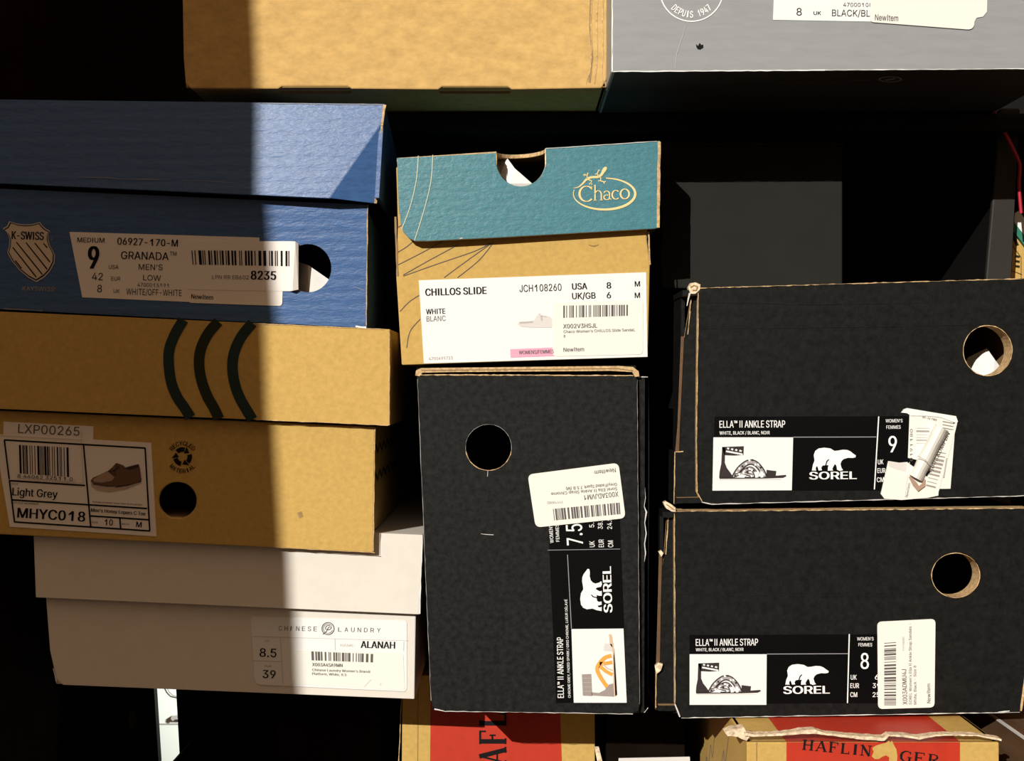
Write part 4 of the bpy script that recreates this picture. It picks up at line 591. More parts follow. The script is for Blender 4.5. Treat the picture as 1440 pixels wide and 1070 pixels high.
m.plate(rrect((60, 480), (925, 500), (918, 690), (108, 662), (0, 0, 30, 0)), 'warm_label', t=.0005)
m.text('NewItem', (118, 625), (310, 635), 40, 'brown_ink', .02, .0006)
m.build('sticker', rC)
m = Mesh(fC).crop(250, 320, 6.26)
m.plate(rrect((40, 120), (1000, 120), (985, 560), (85, 545), (20, 0, 0, 20)), 'warm_label', t=.0007)
# right end of the sticker lifts off and curls over the hole
a0 = [fC.map(m.c(p), .0007) for p in ((1000, 120), (985, 560))]
a1 = [fC.map(m.c(p), .0035) for p in ((1035, 122), (1010, 556))]
a2 = [fC.map(m.c(p), .0020) for p in ((1062, 140), (1062, 545))]
a3 = [fC.map(m.c(p), -.0020) for p in ((1058, 150), (1060, 540))]
for u, v in ((a0, a1), (a1, a2), (a2, a3)): m.poly3([u[0], v[0], v[1], u[1]], 'warm_label')
m.barcode((120, 200), (990, 205), (990, 340), (130, 325), 60, seed=4, lift=.0009)
m.text('LPN RR EB602', (302, 452), (625, 455), 34, 'ink_soft', 0, .0009); m.text('8235', (645, 456), (862, 460), 76, 'ink', .035, .0009)
m.build('sticker', rC)

# ================================================================== brown box with three curves (left stack, middle)
fE = face(270, 680, .002, 0, -.02)
qE = [(-70, 574), (527, 600), (525, 777), (-70, 748)]
qEs = [(-70, 574), (527, 600), (525, 748), (-70, 720)]
rE = thing('shoe_box', base_of(fE, qEs, .3), 'brown shoe box with three dark curved stripes on its lid, middle of the left stack', 'shoe box')
m = Mesh(fE)
holeE = ell(249.5, 703.5, 26.8, 25.6)
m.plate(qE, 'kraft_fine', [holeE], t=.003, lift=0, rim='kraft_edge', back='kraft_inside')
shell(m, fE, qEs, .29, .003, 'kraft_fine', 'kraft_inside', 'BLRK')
m.worn((527, 602), (525, 775), 1.2, 'kraft_edge', jit=.5); m.worn((527, 777), (360, 768), .8, 'kraft_edge', jit=.4)
m.flat([(-70, 689), (60, 694), (300, 708), (526, 710), (525, 777), (-70, 748)][0:0] or [(418, 721), (424, 719), (426, 726), (421, 729)], 'kraft_inside', .0002)
m.build('body', rE, .0006)
fEl = face(270, 520, -.004, 0, .02)
qEl = [(-78, 434.5), (548, 463), (548, 598), (-78, 571.5)]
m = Mesh(fEl)
m.plate(rrect(*qEl, (0, 6, 0, 0)), 'kraft_fine', t=.003, lift=0, rim='kraft_edge')
shell(m, fEl, qEl, .302, .003, 'kraft_fine', 'kraft_inside', 'TLRK')
m.worn((547.5, 470), (547.5, 598), 1.0, 'kraft_edge', jit=.5); m.worn((360, 455), (540, 463), 1.0, 'kraft_edge', jit=.5); m.worn((360, 590), (546, 598), .8, 'kraft_edge', jit=.4)
lid_brown = m.build('lid', rE, .0006)
m = Mesh(fEl)
for pts, mt in (([(258, 449.5), (246, 470), (238, 492), (237.5, 514), (241, 538), (249, 558), (258.5, 572), (268, 587)], 'spruce_ink'),
                ([(307, 452), (292, 470), (282, 492), (280, 514), (284, 537), (292, 558), (301, 574), (308, 589)], 'moss_ink'),
                ([(355, 454), (339, 474), (329, 497), (327, 520), (331, 543), (338, 561), (346, 575), (355, 590)], 'spruce_ink')):
    m.strip(curve(pts), 15, mt, .0003)
m.build('stripe_print', lid_brown)
m = Mesh(fE).crop(0, 585, 6.1156)
m.plate([(30, 48), (803, 88), (800, 230), (30, 190)], 'warm_label')
m.text('LXP00265', (155, 145), (682, 170), 76, 'ink_soft', .005)
m.build('tag', rE)
m = Mesh(fE).crop(0, 585, 6.1156)
m.plate([(-40, 156), (800, 202), (1300, 230), (1345, 1035), (85, 952), (10, 520)], 'warm_label', t=.0004)
lf = .0006
def ln(a, b, w=14): m.strip([a, b], w, 'ink', lf)
ln((35, 205), (1250, 275)); ln((37, 205), (125, 912)); ln((122, 910), (1290, 988)); ln((1248, 275), (1288, 988)); ln((718, 245), (780, 952))
ln((80, 555), (732, 597)); ln((95, 720), (1265, 795)); ln((770, 858), (1280, 892)); ln((1030, 878), (1038, 970))
m.barcode((162, 248), (595, 270), (600, 535), (170, 510), 42, 'ink', 9, lf)
m.flat([(140, 492), (640, 528), (640, 562), (150, 530)], 'warm_label', .0008)
m.text('8 44062 32511 0', (150, 527), (625, 557), 28, 'ink', .01, .001)
m.text('Light Grey', (106, 681), (492, 705), 66, 'ink', .02, lf); m.text('COLOR', (95, 588), (155, 592), 14, 'ink_soft', 0, lf)
m.text('STYLE NUMBER', (112, 752), (330, 764), 15, 'ink_soft', .01, lf); m.text('MHYC018', (150, 872), (728, 908), 84, 'ink', .03, lf)
m.text("Men's Honey Lopers C Toe", (782, 822), (1250, 855), 30, 'ink', .025, lf); m.text('10', (900, 938), (968, 942), 52, 'ink', .02, lf)
m.text('M', (1170, 953), (1215, 957), 46, 'ink', .02, lf); m.text('SIZE', (788, 918), (842, 922), 14, 'ink_soft', .01, lf); m.text('WIDTH', (1045, 934), (1110, 938), 14, 'ink_soft', .01, lf)
m.text('Actual product may vary from photo', (795, 743), (1220, 770), 15, 'leather_brown', .01, lf)
m.flat([(778, 560), (800, 588), (930, 602), (1100, 592), (1217, 548), (1214, 578), (1080, 632), (940, 656), (840, 642), (785, 605)], 'sole_print', lf)
m.flat([(778, 556), (800, 530), (870, 500), (930, 470), (965, 440), (1000, 403), (1030, 412), (1062, 425), (1078, 442), (1120, 430), (1192, 412), (1204, 450), (1217, 548), (1100, 592), (930, 602), (800, 585)], 'leather_brown', lf + .0001)
m.flat([(798, 545), (850, 512), (925, 478), (955, 500), (985, 530), (960, 556), (880, 572), (810, 566)], 'leather_tan_and_shade', lf + .0002)
m.flat([(1072, 450), (1120, 436), (1188, 420), (1192, 440), (1120, 462)], 'sandal_black', lf + .0002)
m.strip([(935, 478), (985, 470), (1012, 440), (1000, 420)], 9, 'sandal_black', lf + .0003); m.strip([(950, 490), (1000, 505), (980, 465), (1030, 440)], 8, 'sandal_black', lf + .0003)
m.strip([(800, 585), (930, 605), (1100, 596), (1215, 555)], 6, 'sandal_black', lf + .0003); m.strip([(990, 612), (1100, 595), (1215, 560)], 6, 'sandal_black', lf + .0003)
m.build('label', rE)
m = Mesh(fE).crop(0, 585, 6.1156)                     # strip of clear tape over the barcode: only its outer edges show
for a, b in (((-40, 165), (700, 205)), ((700, 130), (700, 235)), ((700, 250), (715, 575)), ((60, 545), (715, 578))):
    m.strip([a, b], 5, 'tape', .0008)
m.build('tape', rE)
m = Mesh(fE).crop(200, 600, 7.64)
C0 = (433, 322)
m.arctext('RECYCLED', C0, 122, 143, 37, 46, 32, 'ink', .015, .0003); m.arctext('MATERIAL', C0, 178, 222, 318, 46, 32, 'ink', .015, .0003, below=True)
for k in range(3):
    a = 90 - 120 * k
    pts = [(C0[0] + 78 * math.cos(math.radians(t)), C0[1] - 78 * math.sin(math.radians(t))) for t in range(int(a + 48), int(a - 24), -8)]
    m.strip(pts, 50, 'ink', .0003)
    t0 = math.radians(a - 22); t1 = math.radians(a - 62)
    m.flat([(C0[0] + 38 * math.cos(t0), C0[1] - 38 * math.sin(t0)), (C0[0] + 118 * math.cos(t0), C0[1] - 118 * math.sin(t0)), (C0[0] + 82 * math.cos(t1), C0[1] - 82 * math.sin(t1))], 'ink', .00035)
m.build('recycling_mark', rE)
m = Mesh()                                            # zigzag printed on the right-hand side
xr = fE.map((526, 690)).x + .0005
def side(y, z): return Vector((xr, y, Z0 + (535 - z) * K))
for zz in (632, 672):
    pts = [(.006 + i * .012, zz + (6 if i % 2 else -6)) for i in range(22)]
    for (ya, za), (yb, zb2) in zip(pts, pts[1:]):
        m.poly3([side(ya, za - 2.5), side(yb, zb2 - 2.5), side(yb, zb2 + 2.5), side(ya, za + 2.5)], 'ink')
m.build('zigzag_print', rE)

# ================================================================== pale box (left stack, bottom)
fF = face(330, 910, .014, 0, .0)
qF = [(64, 835), (585, 858), (583, 983), (78, 962)]
rF = thing('shoe_box', base_of(fF, qF, .28), 'pale pinkish-white shoe box with rounded label, bottom of the left stack', 'shoe box')
m = Mesh(fF)
m.plate([(64, 835), (585, 858), (583, 983), (88, 963), (79, 955), (70, 915)], 'pink_white_board', t=.002, lift=0)
shell(m, fF, qF, .275, .002, 'pink_white_board', 'pink_white_board', 'BLRK')
m.worn((75, 940), (79, 958), 1.2, 'print_white')
m.build('body', rF, .0006)
fFl = face(330, 800, .009, 0, .01)
qFl = [(46, 729), (595, 752), (590, 864), (50, 840)]
m = Mesh(fFl)
m.plate(qFl, 'pink_white_board', t=.002, lift=0)
shell(m, fFl, qFl, .285, .002, 'pink_white_board', 'pink_white_board', 'TLRK')
m.worn((594, 752), (590, 863), 1.3, 'print_white', jit=.6)
m.build('lid', rF, .0006)
m = Mesh(fF).crop(345, 860, 5.878)
m.plate(rrect((45, 42), (1335, 75), (1335, 662), (78, 602), (30, 30, 40, 60)), 'white_paper')
L = .0005
def l2(a, b, w=4): m.strip([a, b], w, 'ink_pale', L)
l2((60, 205), (1345, 240)); l2((290, 215), (312, 605)); l2((60, 405), (300, 412)); l2((740, 225), (742, 320)); l2((1310, 245), (1308, 325)); l2((105, 604), (1320, 660))
for i, c in enumerate('CHINESE'): m.text(c, (275 + i * 48, 155 + i), (275 + i * 48 + (8 if c == 'I' else 27), 156 + i), 38, 'ink_soft', 0, L)
for i, c in enumerate('LAUNDRY'): m.text(c, (766 + i * 53.5, 165 + i), (766 + i * 53.5 + 29, 166 + i), 36, 'ink_soft', 0, L)
m.strip(ell(683, 140, 50, 50, 32), 7, 'ink_soft', L, closed=True); m.strip(ell(683, 140, 38, 38, 24, 20, 330), 4, 'ink_soft', L)
m.strip(curve([(700, 112), (672, 118), (662, 142), (690, 150), (712, 132), (690, 128), (668, 165), (640, 188)]), 6, 'ink_soft', L)
m.text('NAME:', (785, 288), (905, 290), 22, 'ink_pale', 0, L); m.text('ALANAH', (955, 299), (1235, 306), 57, 'ink', .03, L)
m.text('US', (160, 248), (195, 249), 14, 'ink_grey', 0, L); m.text('8.5', (118, 372), (255, 377), 70, 'ink', .015, L)
m.text('EUR', (160, 456), (215, 458), 14, 'ink_grey', 0, L); m.text('39', (143, 548), (248, 552), 66, 'ink', .015, L)
m.build('label', rF)
m = Mesh(fF).crop(345, 860, 5.878)
m.plate(rrect((372, 318), (1305, 338), (1318, 650), (378, 596), 25), 'cream_sticker', t=.0005)
m.barcode((545, 328), (1062, 350), (1060, 420), (548, 402), 44, 'ink_soft', 12, .0007)
m.text('X003A4SA9MN', (552, 450), (802, 458), 27, 'ink_soft', .02, .0007)
m.text("Chinese Laundry Women's Brandi", (552, 490), (1030, 506), 20, 'ink_soft', .01, .0007); m.text('Platform, White, 8.5', (552, 522), (835, 532), 20, 'ink_soft', .01, .0007)
m.strip([(985, 620), (1010, 590), (1040, 560)], 3, 'ink_pale', .0007); m.strip([(1110, 610), (1125, 585)], 3, 'ink_pale', .0007)
m.build('sticker', rF)

# ================================================================== teal and brown box (middle, top)
fG = face(735, 420, .005, 0, .0)
qG = [(557, 235), (910, 215), (911, 502), (565, 513)]
rG = thing('shoe_box', base_of(fG, qG, .28), 'brown shoe box with a teal lid, lizard emblem and thumb notch', 'shoe box')
m = Mesh(fG)
# front stops at the notch so the tissue shows
nb = ell(733, 226, 36, 38, 18, 175, 5)
m.plate([(557, 235), (560, 307), (557, 385), (565, 513), (911, 502), (914, 372), (909, 330), (910, 215)] + [(x, y) for x, y in reversed(nb)], 'kraft_fine', t=.0025, lift=0, rim='kraft_edge', back='kraft_inside')
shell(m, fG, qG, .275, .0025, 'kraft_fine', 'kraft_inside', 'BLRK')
m.crop(540, 180, 3.1475)
for l in ([(60, 440), (85, 425)], [(60, 550), (100, 525), (130, 500)], [(62, 605), (170, 550), (260, 500)], [(85, 650), (200, 585), (330, 515)], [(85, 655), (240, 600), (400, 545), (470, 510)], [(265, 662), (360, 592), (475, 510)], [(325, 662), (420, 585), (485, 505)], [(70, 812), (110, 770), (155, 740)], [(100, 972), (115, 900), (160, 845)]):
    m.strip(curve(l), 3, 'ink_soft', .0003)
m.flat(ell(928, 512, 22, 8, 14), 'kraft_fine', .0002); m.strip([(905, 517), (928, 524), (950, 516)], [1, 4, 1], 'kraft_inside', .0003)
m.crop(0, 0, 1)
m.worn((556, 305), (559, 388), 2.5, 'kraft_inside'); m.worn((912, 326), (914, 372), 2.2, 'kraft_edge')
m.build('body', rG, .0006)
fGl = face(900, 320, -.001, .012, .03)
TLg, TRg = (558, 222), (928, 198)
m = Mesh(fGl)
ul = [(x, y) for x, y in ell(732.5, 226, 34.5, 36, 26, 184, -4 + 0)]
ul = [(732.5 + 34.5 * math.cos(math.radians(a)), 226 + 36 * math.sin(math.radians(a))) for a in range(172, 7, -7)]
outer = [(558, 222), (698, 214.5)] + ul + [(767, 208), (927, 198), (926, 320), (920, 321.5)] + [(700, 334), (600, 339)] + [(584, 339), (575, 335), (567, 326), (563, 312)]
m.plate(outer, 'teal_board', t=.0022, lift=0, rim='kraft_edge', back='kraft_inside')
a = fGl.map(TLg); b = fGl.map(TRg)
def topmap(p):                                     # p = (share along the front edge, depth)
    q = a.lerp(b, p[0]); return q + Vector((0, p[1], 0))
u0, u1 = (698 - 558) / 370, (767 - 558) / 370
cut = [(u0 + (u1 - u0) * (.5 - .5 * math.cos(math.pi * i / 14)), .015 * math.sin(math.pi * i / 14)) for i in range(15)]
m.plate3(topmap, [(0, 0)] + cut + [(1, 0), (1, .285), (0, .285)], None, Vector((0, 0, -.0022)), 'teal_board', 'kraft_edge', 'kraft_inside')
shell(m, fGl, [TLg, TRg, (926, 320), (561, 300)], .285, .0022, 'teal_board', 'kraft_inside', 'LRK')
m.worn((927, 199), (925.5, 320), 4.2, 'kraft_edge', jit=.5); m.worn((768, 209), (924, 198.5), .8, 'slide_print', jit=.3)
m.worn((698, 216), (698.5, 232), .8, 'kraft_edge'); m.worn((767, 209), (767, 235), 1.4, 'torn_board')
m.crop(540, 180, 3.1475)
m.strip(curve([(152, 123), (143, 230), (115, 350), (78, 448)]), 3.4, 'cream_line', .0003); m.strip(curve([(216, 119), (207, 240), (175, 370), (135, 498)]), 3.4, 'cream_line', .0003)
m.flat([(332, 492), (336, 486), (345, 484), (350, 490)], 'slide_dark', .0003)
lid_teal = m.build('lid', rG, .0006)
m = Mesh(fGl).crop(780, 210, 9.6)
g = 'gold_ink'
def ew(t): return 8 + 26 * (.5 + .5 * math.cos(math.radians(t - 35)))
ts = list(range(-87, 198, 6))
m.strip([(670 + 418 * math.cos(math.radians(t)), 600 + 212 * math.sin(math.radians(t))) for t in ts], [ew(t) for t in ts], g, .0003)
m.strip(curve([(248, 520), (310, 513), (370, 470), (430, 405), (500, 376), (580, 372), (628, 345), (660, 290), (697, 238)], 3), [5, 7, 9, 12, 15, 18, 21, 24, 27, 30, 31, 31, 30, 30, 30, 31, 32, 33, 34, 36, 40, 46, 50, 42, 14], g, .0003)
for l in ([(435, 400), (440, 350), (400, 335)], [(440, 350), (385, 345)], [(440, 345), (450, 315)], [(455, 410), (500, 425), (485, 465)], [(490, 450), (465, 472)], [(485, 455), (505, 475)],
          [(600, 370), (572, 330), (545, 335)], [(572, 330), (598, 275)], [(598, 282), (610, 285)], [(620, 365), (622, 420), (585, 428)], [(600, 420), (672, 440), (690, 430)], [(660, 437), (672, 462)]):
    m.strip(l, 13, g, .0003)
q = 'cream_sticker'
def arc(cx, cy, rx, ry, a0, a1, w0, w1, n=18):
    A = [a0 + (a1 - a0) * i / (n - 1) for i in range(n)]
    m.strip([(cx + rx * math.cos(math.radians(t)), cy - ry * math.sin(math.radians(t))) for t in A], [w0 + (w1 - w0) * abs(math.cos(math.radians(t))) for t in A], 'gold_ink', .0004)
arc(430, 600, 95, 103, 42, 318, 9, 30); m.strip([(500, 500), (503, 545)], 9, g, .0004)
m.strip([(545, 480), (545, 692)], 18, g, .0004); m.strip([(525, 690), (568, 688)], 8, g, .0004); m.strip([(530, 486), (548, 480)], 7, g, .0004)
arc(588, 610, 42, 52, 180, 0, 9, 18); m.strip([(630, 608), (630, 686)], 17, g, .0004); m.strip([(610, 686), (650, 684)], 8, g, .0004)
arc(702, 600, 38, 38, 160, 0, 9, 18); m.strip([(740, 598), (740, 660), (765, 678)], [16, 16, 8], g, .0004); arc(703, 648, 38, 32, 60, 330, 9, 17)
arc(826, 613, 50, 60, 45, 315, 9, 22); arc(947, 602, 58, 66, 0, 360, 10, 24, 30)
m.build('emblem', lid_teal)
m = Mesh(fG).crop(580, 380, 4.235)
m.plate([(38, 60), (1392, 12), (1400, 515), (68, 555)], 'white_paper')
T = m.text
T('CHILLOS SLIDE', (78, 152), (440, 140), 42, 'ink', .03); T('JCH108260', (638, 130), (888, 121), 42, 'ink', .005)
T('USA', (952, 115), (1040, 112), 37, 'ink', .03); T('8', (1158, 109), (1183, 108), 37, 'ink', .03); T('M', (1325, 97), (1355, 96), 32, 'ink', .02)
T('UK/GB', (952, 172), (1090, 168), 37, 'ink', .02); T('6', (1158, 167), (1182, 166), 37, 'ink', .02); T('M', (1325, 165), (1355, 164), 32, 'ink', .02)
T('WHITE', (82, 262), (195, 258), 31, 'ink', .02); T('BLANC', (84, 305), (198, 301), 31, 'ink_soft'); T('4700499723', (98, 536), (240, 530), 18, 'ink_grey')
m.flat([(582, 470), (850, 459), (850, 510), (585, 520)], 'pink_print'); T('WOMENS/FEMMES', (635, 501), (842, 494), 22, 'ink_soft', .02, .0006)
m.flat([(626, 322), (638, 306), (690, 303), (725, 298), (742, 270), (758, 253), (772, 268), (790, 270), (820, 276), (834, 296), (836, 340), (720, 342), (645, 335)], 'slide_print')
m.flat([(635, 308), (720, 303), (716, 312), (640, 318)], 'slide_dark', .0006); m.strip([(768, 272), (770, 300)], 8, 'slide_dark', .0006); m.strip([(752, 258), (765, 272), (800, 276)], 3, 'slide_dark', .0006)
m.build('label', rG)
m = Mesh(fG).crop(580, 380, 4.235)
m.plate(rrect((832, 190), (1373, 174), (1372, 501), (835, 513), 26), 'cream_sticker', t=.0006)
m.barcode((898, 210), (1296, 205), (1296, 270), (898, 283), 56, 'ink_soft', 5, .0008)
m.text('X002V3HSJL', (898, 346), (1100, 341), 25, 'ink_soft', .02, .0008); m.text("Chaco Women's CHILLOS Slide Sandal,", (900, 374), (1325, 362), 16, 'ink_soft', .01, .0008)
m.text('8', (900, 400), (910, 400), 16, 'ink_soft', .01, .0008); m.text('NewItem', (900, 485), (1022, 481), 24, 'ink_soft', .015, .0008)
m.build('sticker', rG)

# ================================================================== black box standing on end (middle)
fH = face(740, 760, .0, 0, .0)
qH = [(587, 527), (896, 527), (900, 1003), (608, 998)]
rH = thing('shoe_box', base_of(fH, qH, .3), 'black shoe box standing upright under the teal-lidded box, its label turned sideways', 'shoe box')
m = Mesh(fH)
m.plate([(586, 531), (590, 526), (892, 527), (896, 533), (900, 990), (898, 1000), (890, 1004), (770, 1002), (625, 1000), (611, 997), (606, 988)], 'black_worn', [ell(687, 629, 32, 32)], t=.003, lift=0, rim='black_worn', back='kraft_inside')
shell(m, fH, [(588, 529), (895, 529), (899, 1003), (608, 999)], .3, .003, 'black_worn', 'black_worn')
m.worn((589, 527), (891, 528), 1.3, 'kraft_edge', jit=.7, step=5); m.worn((896, 534), (899.5, 990), .5, 'ink_grey', jit=.3); m.worn((587, 533), (606, 985), .5, 'ink_grey', jit=.4)
m.worn((611, 997), (625, 1000), 1.4, 'slide_print'); m.worn((625, 1000), (770, 1002), .7, 'ink_pale', jit=.5); m.worn((770, 1002), (890, 1004), .7, 'ink_pale', jit=.5)
m.strip(ell(687, 629, 32.4, 32.4, 24, 10, 170), .9, 'kraft_edge', .0004, .3); m.strip(ell(687, 629, 32.4, 32.4, 24, 170, 370), .5, 'ink_grey', .0004, .2)
m.strip([(686, 662), (685.5, 670)], .7, 'ink_pale', .0004); m.strip([(676, 750.5), (684, 751.5), (694, 752)], [.4, .9, .9], 'ink_pale', .0004)
m.build('body', rH, .0005)
m = Mesh(face(740, 520, .003))                      # lid board folded over the top
fl = m.f
m.plate([(584, 528), (585, 521), (592, 517.5), (640, 517), (870, 514.5), (890, 516), (898, 522), (899, 529), (893, 530), (889, 523), (860, 521.5), (640, 523), (594, 524), (590, 529)], 'kraft_edge', t=.004, lift=.0032)
m.strip([(592, 520.5), (640, 520), (868, 518), (890, 521)], .9, 'kraft_inside', .0036)
m.slab(W(586, 517.5, .002), W(894, 514, .002), W(894, 514, .002) + Vector((0, .3, 0)), W(586, 517.5, .002) + Vector((0, .3, 0)), (0, 0, -.003), 'black_worn')
m.build('lid', rH)
m = Mesh(face(905, 760, .004))
m.plate([(897, 531), (912, 530), (913, 640), (911, 995), (906, 1002), (900, 1002)], 'black_worn', t=.003, lift=0)
m.slab(m.f.map((912, 530)), m.f.map((911, 998)), m.f.map((911, 998)) + Vector((0, .29, 0)), m.f.map((912, 530)) + Vector((0, .29, 0)), (-.002, 0, 0), 'black_worn')
m.worn((897, 530), (911, 530), 1, 'ink_pale', jit=.4); m.worn((911, 995), (906, 1002), 1, 'ink_pale')
m.strip([(907, 685), (907.5, 700), (906, 712), (909, 720), (907, 735), (908.5, 750), (906.5, 765), (908, 778), (906, 790)], [.4, 1, .8, 2, 1, 2, 1.4, 1.6, .4], 'slide_print', .0004, .5)
m.build('side_flap', rH)
m = Mesh(fH)
m.crop(560, 500, 2.0578)
m.plate([(433, 470), (641, 470), (662, 1003), (457, 1005)], 'label_black')
m.crop(760, 780, 4.864)
lw = .0005
m.flat([(212, 508), (568, 505), (590, 1012), (228, 1012)], 'white_paper', lw)
m.strip([(185, 0), (212, 505)], 5, 'print_grey', lw)
m.art(BEAR, (272, 385), (0, -290), (148, 0), 'print_white', lw); m.art(BEAR_EAR, (272, 385), (0, -290), (148, 0), 'label_black', lw + .0001)
m.text('SOREL', (492, 392), (482, 82), 58, 'print_white', .045, lw)
m.text('ELLA™ II ANKLE STRAP', (160, 978), (154, 565), 42, 'print_white', .01, lw)
m.text('CHROME GREY, FADED SPARK / GRIS CHROME, LUEUR DÉLAVÉ', (207, 978), (183, 305), 17, 'print_white', .005, lw)
P = lambda l, mt, k=0: m.flat(l, mt, .0007 + k)
P([(468, 545), (478, 541), (488, 550), (500, 620), (512, 760), (524, 960), (500, 972), (494, 640), (474, 610)], 'tan_print'); P([(506, 640), (516, 800), (526, 955), (512, 970), (500, 700)], 'slide_dark')
P([(283, 818), (347, 815), (354, 966), (290, 964)], 'heel_print'); P([(350, 940), (400, 945), (440, 925), (468, 888), (498, 880), (502, 970), (440, 968), (350, 962)], 'heel_print')
for yy in (845, 875, 905, 935): m.strip([(285, yy), (350, yy - 2)], 3, 'slide_dark', .0008)
P([(440, 605), (490, 612), (494, 662), (430, 655)], 'slide_print')
m.strip(curve([(486, 690), (440, 705), (402, 745), (388, 785), (412, 840), (456, 905)]), 27, 'orange_print', .0008)
m.strip(curve([(405, 745), (450, 742), (490, 735)]), 24, 'orange_print', .0008); m.strip(curve([(405, 760), (445, 795), (492, 820)]), 24, 'orange_print', .0008); m.strip(curve([(425, 745), (455, 775), (492, 790)]), 8, 'tan_print', .0009)
m.crop(730, 640, 6.688)
m.strip([(268, 893), (950, 882)], 5, 'print_grey', lw)
for s, p, q2, h in (("WOMEN'S", (325, 825), (312, 640), 34), ('FEMMES', (380, 812), (372, 650), 32), ('7.5', (602, 838), (590, 645), 152), ('UK', (712, 862), (708, 806), 48), ('5.5', (706, 678), (703, 600), 46), ('EUR', (797, 864), (795, 792), 48), ('38.5', (786, 694), (784, 590), 44), ('CM', (886, 864), (882, 802), 48), ('24.5', (874, 694), (870, 590), 44)):
    m.text(s, p, q2, h, 'print_white', .005, lw)
m.build('label', rH)
m = Mesh(fH).crop(730, 640, 6.688)
m.plate(rrect((80, 182), (935, 72), (1002, 592), (155, 680), 55), 'cream_sticker', t=.0008)
m.barcode((318, 505), (950, 445), (958, 553), (330, 613), 60, 'ink_soft', 8, .001)
for s, p, q2, h in (('X003ADJVM1', (930, 342), (612, 376), 46), ('Sorel Ella II Ankle Strap Chrome', (922, 302), (300, 352), 28), ('Grey/Faded Spark 7.5 B (M)', (918, 260), (440, 302), 28), ('NewItem', (905, 122), (708, 146), 38)):
    m.text(s, p, q2, h, 'ink_soft', .01, .001)
m.text('YYYYWWD', (412, 428), (262, 436), 24, 'ink_grey', 0, .001)
m.build('sticker', rH)

# ================================================================== two black boxes lying flat (right)
def black_box(label, fc, quad, frontpoly, hole, t=.007):
    r = thing('shoe_box', base_of(fc, quad, .3), label, 'shoe box')
    m = Mesh(fc)
    m.plate(frontpoly, 'black_board', [hole], t=t, lift=0, rim='kraft_edge', back='kraft_inside')
    shell(m, fc, quad, .3, .003, 'black_board', 'kraft_inside', 'TBRK')
    return r, m

fI = face(1200, 560, .0, 0, .0)
qI = [(955, 412), (1447, 392), (1447, 698), (950, 707)]
rI, m = black_box('black shoe box lying flat with a crumpled torn sticker, upper of the right pair', fI, [(960, 408), (1447, 393), (1447, 698), (952, 708)],
    [(982, 412), (986, 405), (1200, 398.5), (1447, 391), (1447, 697), (1200, 703), (998, 709.5), (986, 705), (980, 692), (979.5, 600), (981, 480)], ell(1389, 493, 34, 35), .012)
m.worn((984, 405), (1447, 391.5), .8, 'kraft_edge', jit=.8, step=6); m.worn((982, 412), (979.8, 600), 1.0, 'kraft_edge', jit=.5); m.worn((979.8, 600), (980.2, 692), 1.0, 'kraft_edge', jit=.5)
m.worn((980, 692), (987, 705), 1.2, 'kraft_edge'); m.worn((987, 706), (1000, 709), 1, 'ink_pale'); m.worn((1000, 709), (1447, 697), .9, 'ink_pale', jit=.7)
m.strip([(985, 462), (1100, 461), (1250, 459), (1440, 455)], [.5, 1, .8, .3], 'black_worn', .0003); m.strip([(985, 425), (1150, 428), (1300, 426)], [.5, 1, .3], 'black_worn', .0003)
m.strip(ell(1389, 493, 34.5, 35.5, 40), [random.uniform(.3, 1.3) for _ in range(40)], 'kraft_edge', .0004, .2, closed=True)
m.build('body', rI, .0005)
def left_flap(name, r, f, poly, kraft_edges, brown, edge_w=1.3):
    m = Mesh(f)
    m.plate(poly, 'black_board', t=.002, lift=0, rim='kraft_edge')
    for a, b in kraft_edges: m.worn(a, b, edge_w, 'kraft_edge', jit=.5)
    m.plate(brown, 'mid_brown_box', t=.0008, rim='kraft_edge')
    return m
m = left_flap('side_flap', rI, face(965, 560, .006), [(972, 418), (984, 416), (984, 706), (948, 709), (949, 635), (953, 634), (960, 500), (963, 470)],
    [((972, 420), (967, 470)), ((950, 635), (961, 635)), ((949, 636), (948, 708))], [(958, 473), (962, 473), (956, 600), (955, 634), (950, 634), (953, 600)])
m.slab(W(949, 636, .008), W(948, 709, .008), W(948, 709, .008) + Vector((0, .28, 0)), W(949, 636, .008) + Vector((0, .28, 0)), (.002, 0, 0), 'black_board')
m.slab(W(958, 412, .012), W(956, 640, .012), W(956, 640, .012) + Vector((0, .28, 0)), W(958, 412, .012) + Vector((0, .28, 0)), (.002, 0, 0), 'black_board')
m.build('side_flap', rI)
m = Mesh(face(975, 404, .003))
m.plate(jagged([(968, 404), (971, 398), (978, 397), (985, 400), (984, 407), (978, 413), (971, 413)], 4, .6), 'torn_board', t=.006, lift=.003)
m.strip([(971, 404), (976, 401), (981, 403), (979, 408), (974, 408)], 1.5, 'kraft_inside', .0035)
m.strip([(970, 412), (968, 420), (966, 430)], [2.5, 2, 1], 'slide_print', .0033)
m.build('torn_corner', rI)
def size_label(r, f, o, s, pic, black, hl, vl, items, bear, sor, name='label'):
    m = Mesh(f).crop(*o, s)
    m.plate(black, 'label_black')
    m.flat(pic, 'white_paper', .0005)
    m.strip(hl, 4, 'print_grey', .0005); m.strip(vl, 6, 'print_white', .0005)
    sandal(m, pic[0], (pic[1][0] - pic[0][0], pic[1][1] - pic[0][1]), (pic[3][0] - pic[0][0], pic[3][1] - pic[0][1]))
    x0, y0, x1, y1 = bear
    m.art(BEAR, (x0, y0), (x1 - x0, 0), (0, y1 - y0), 'print_white'); m.art(BEAR_EAR, (x0, y0), (x1 - x0, 0), (0, y1 - y0), 'label_black', .0006)
    m.text('SOREL', *sor, 'print_white', .045)
    for s_, p, q_, h, b in items: m.text(s_, p, q_, h, 'print_white', b)
    return m.build(name, r)
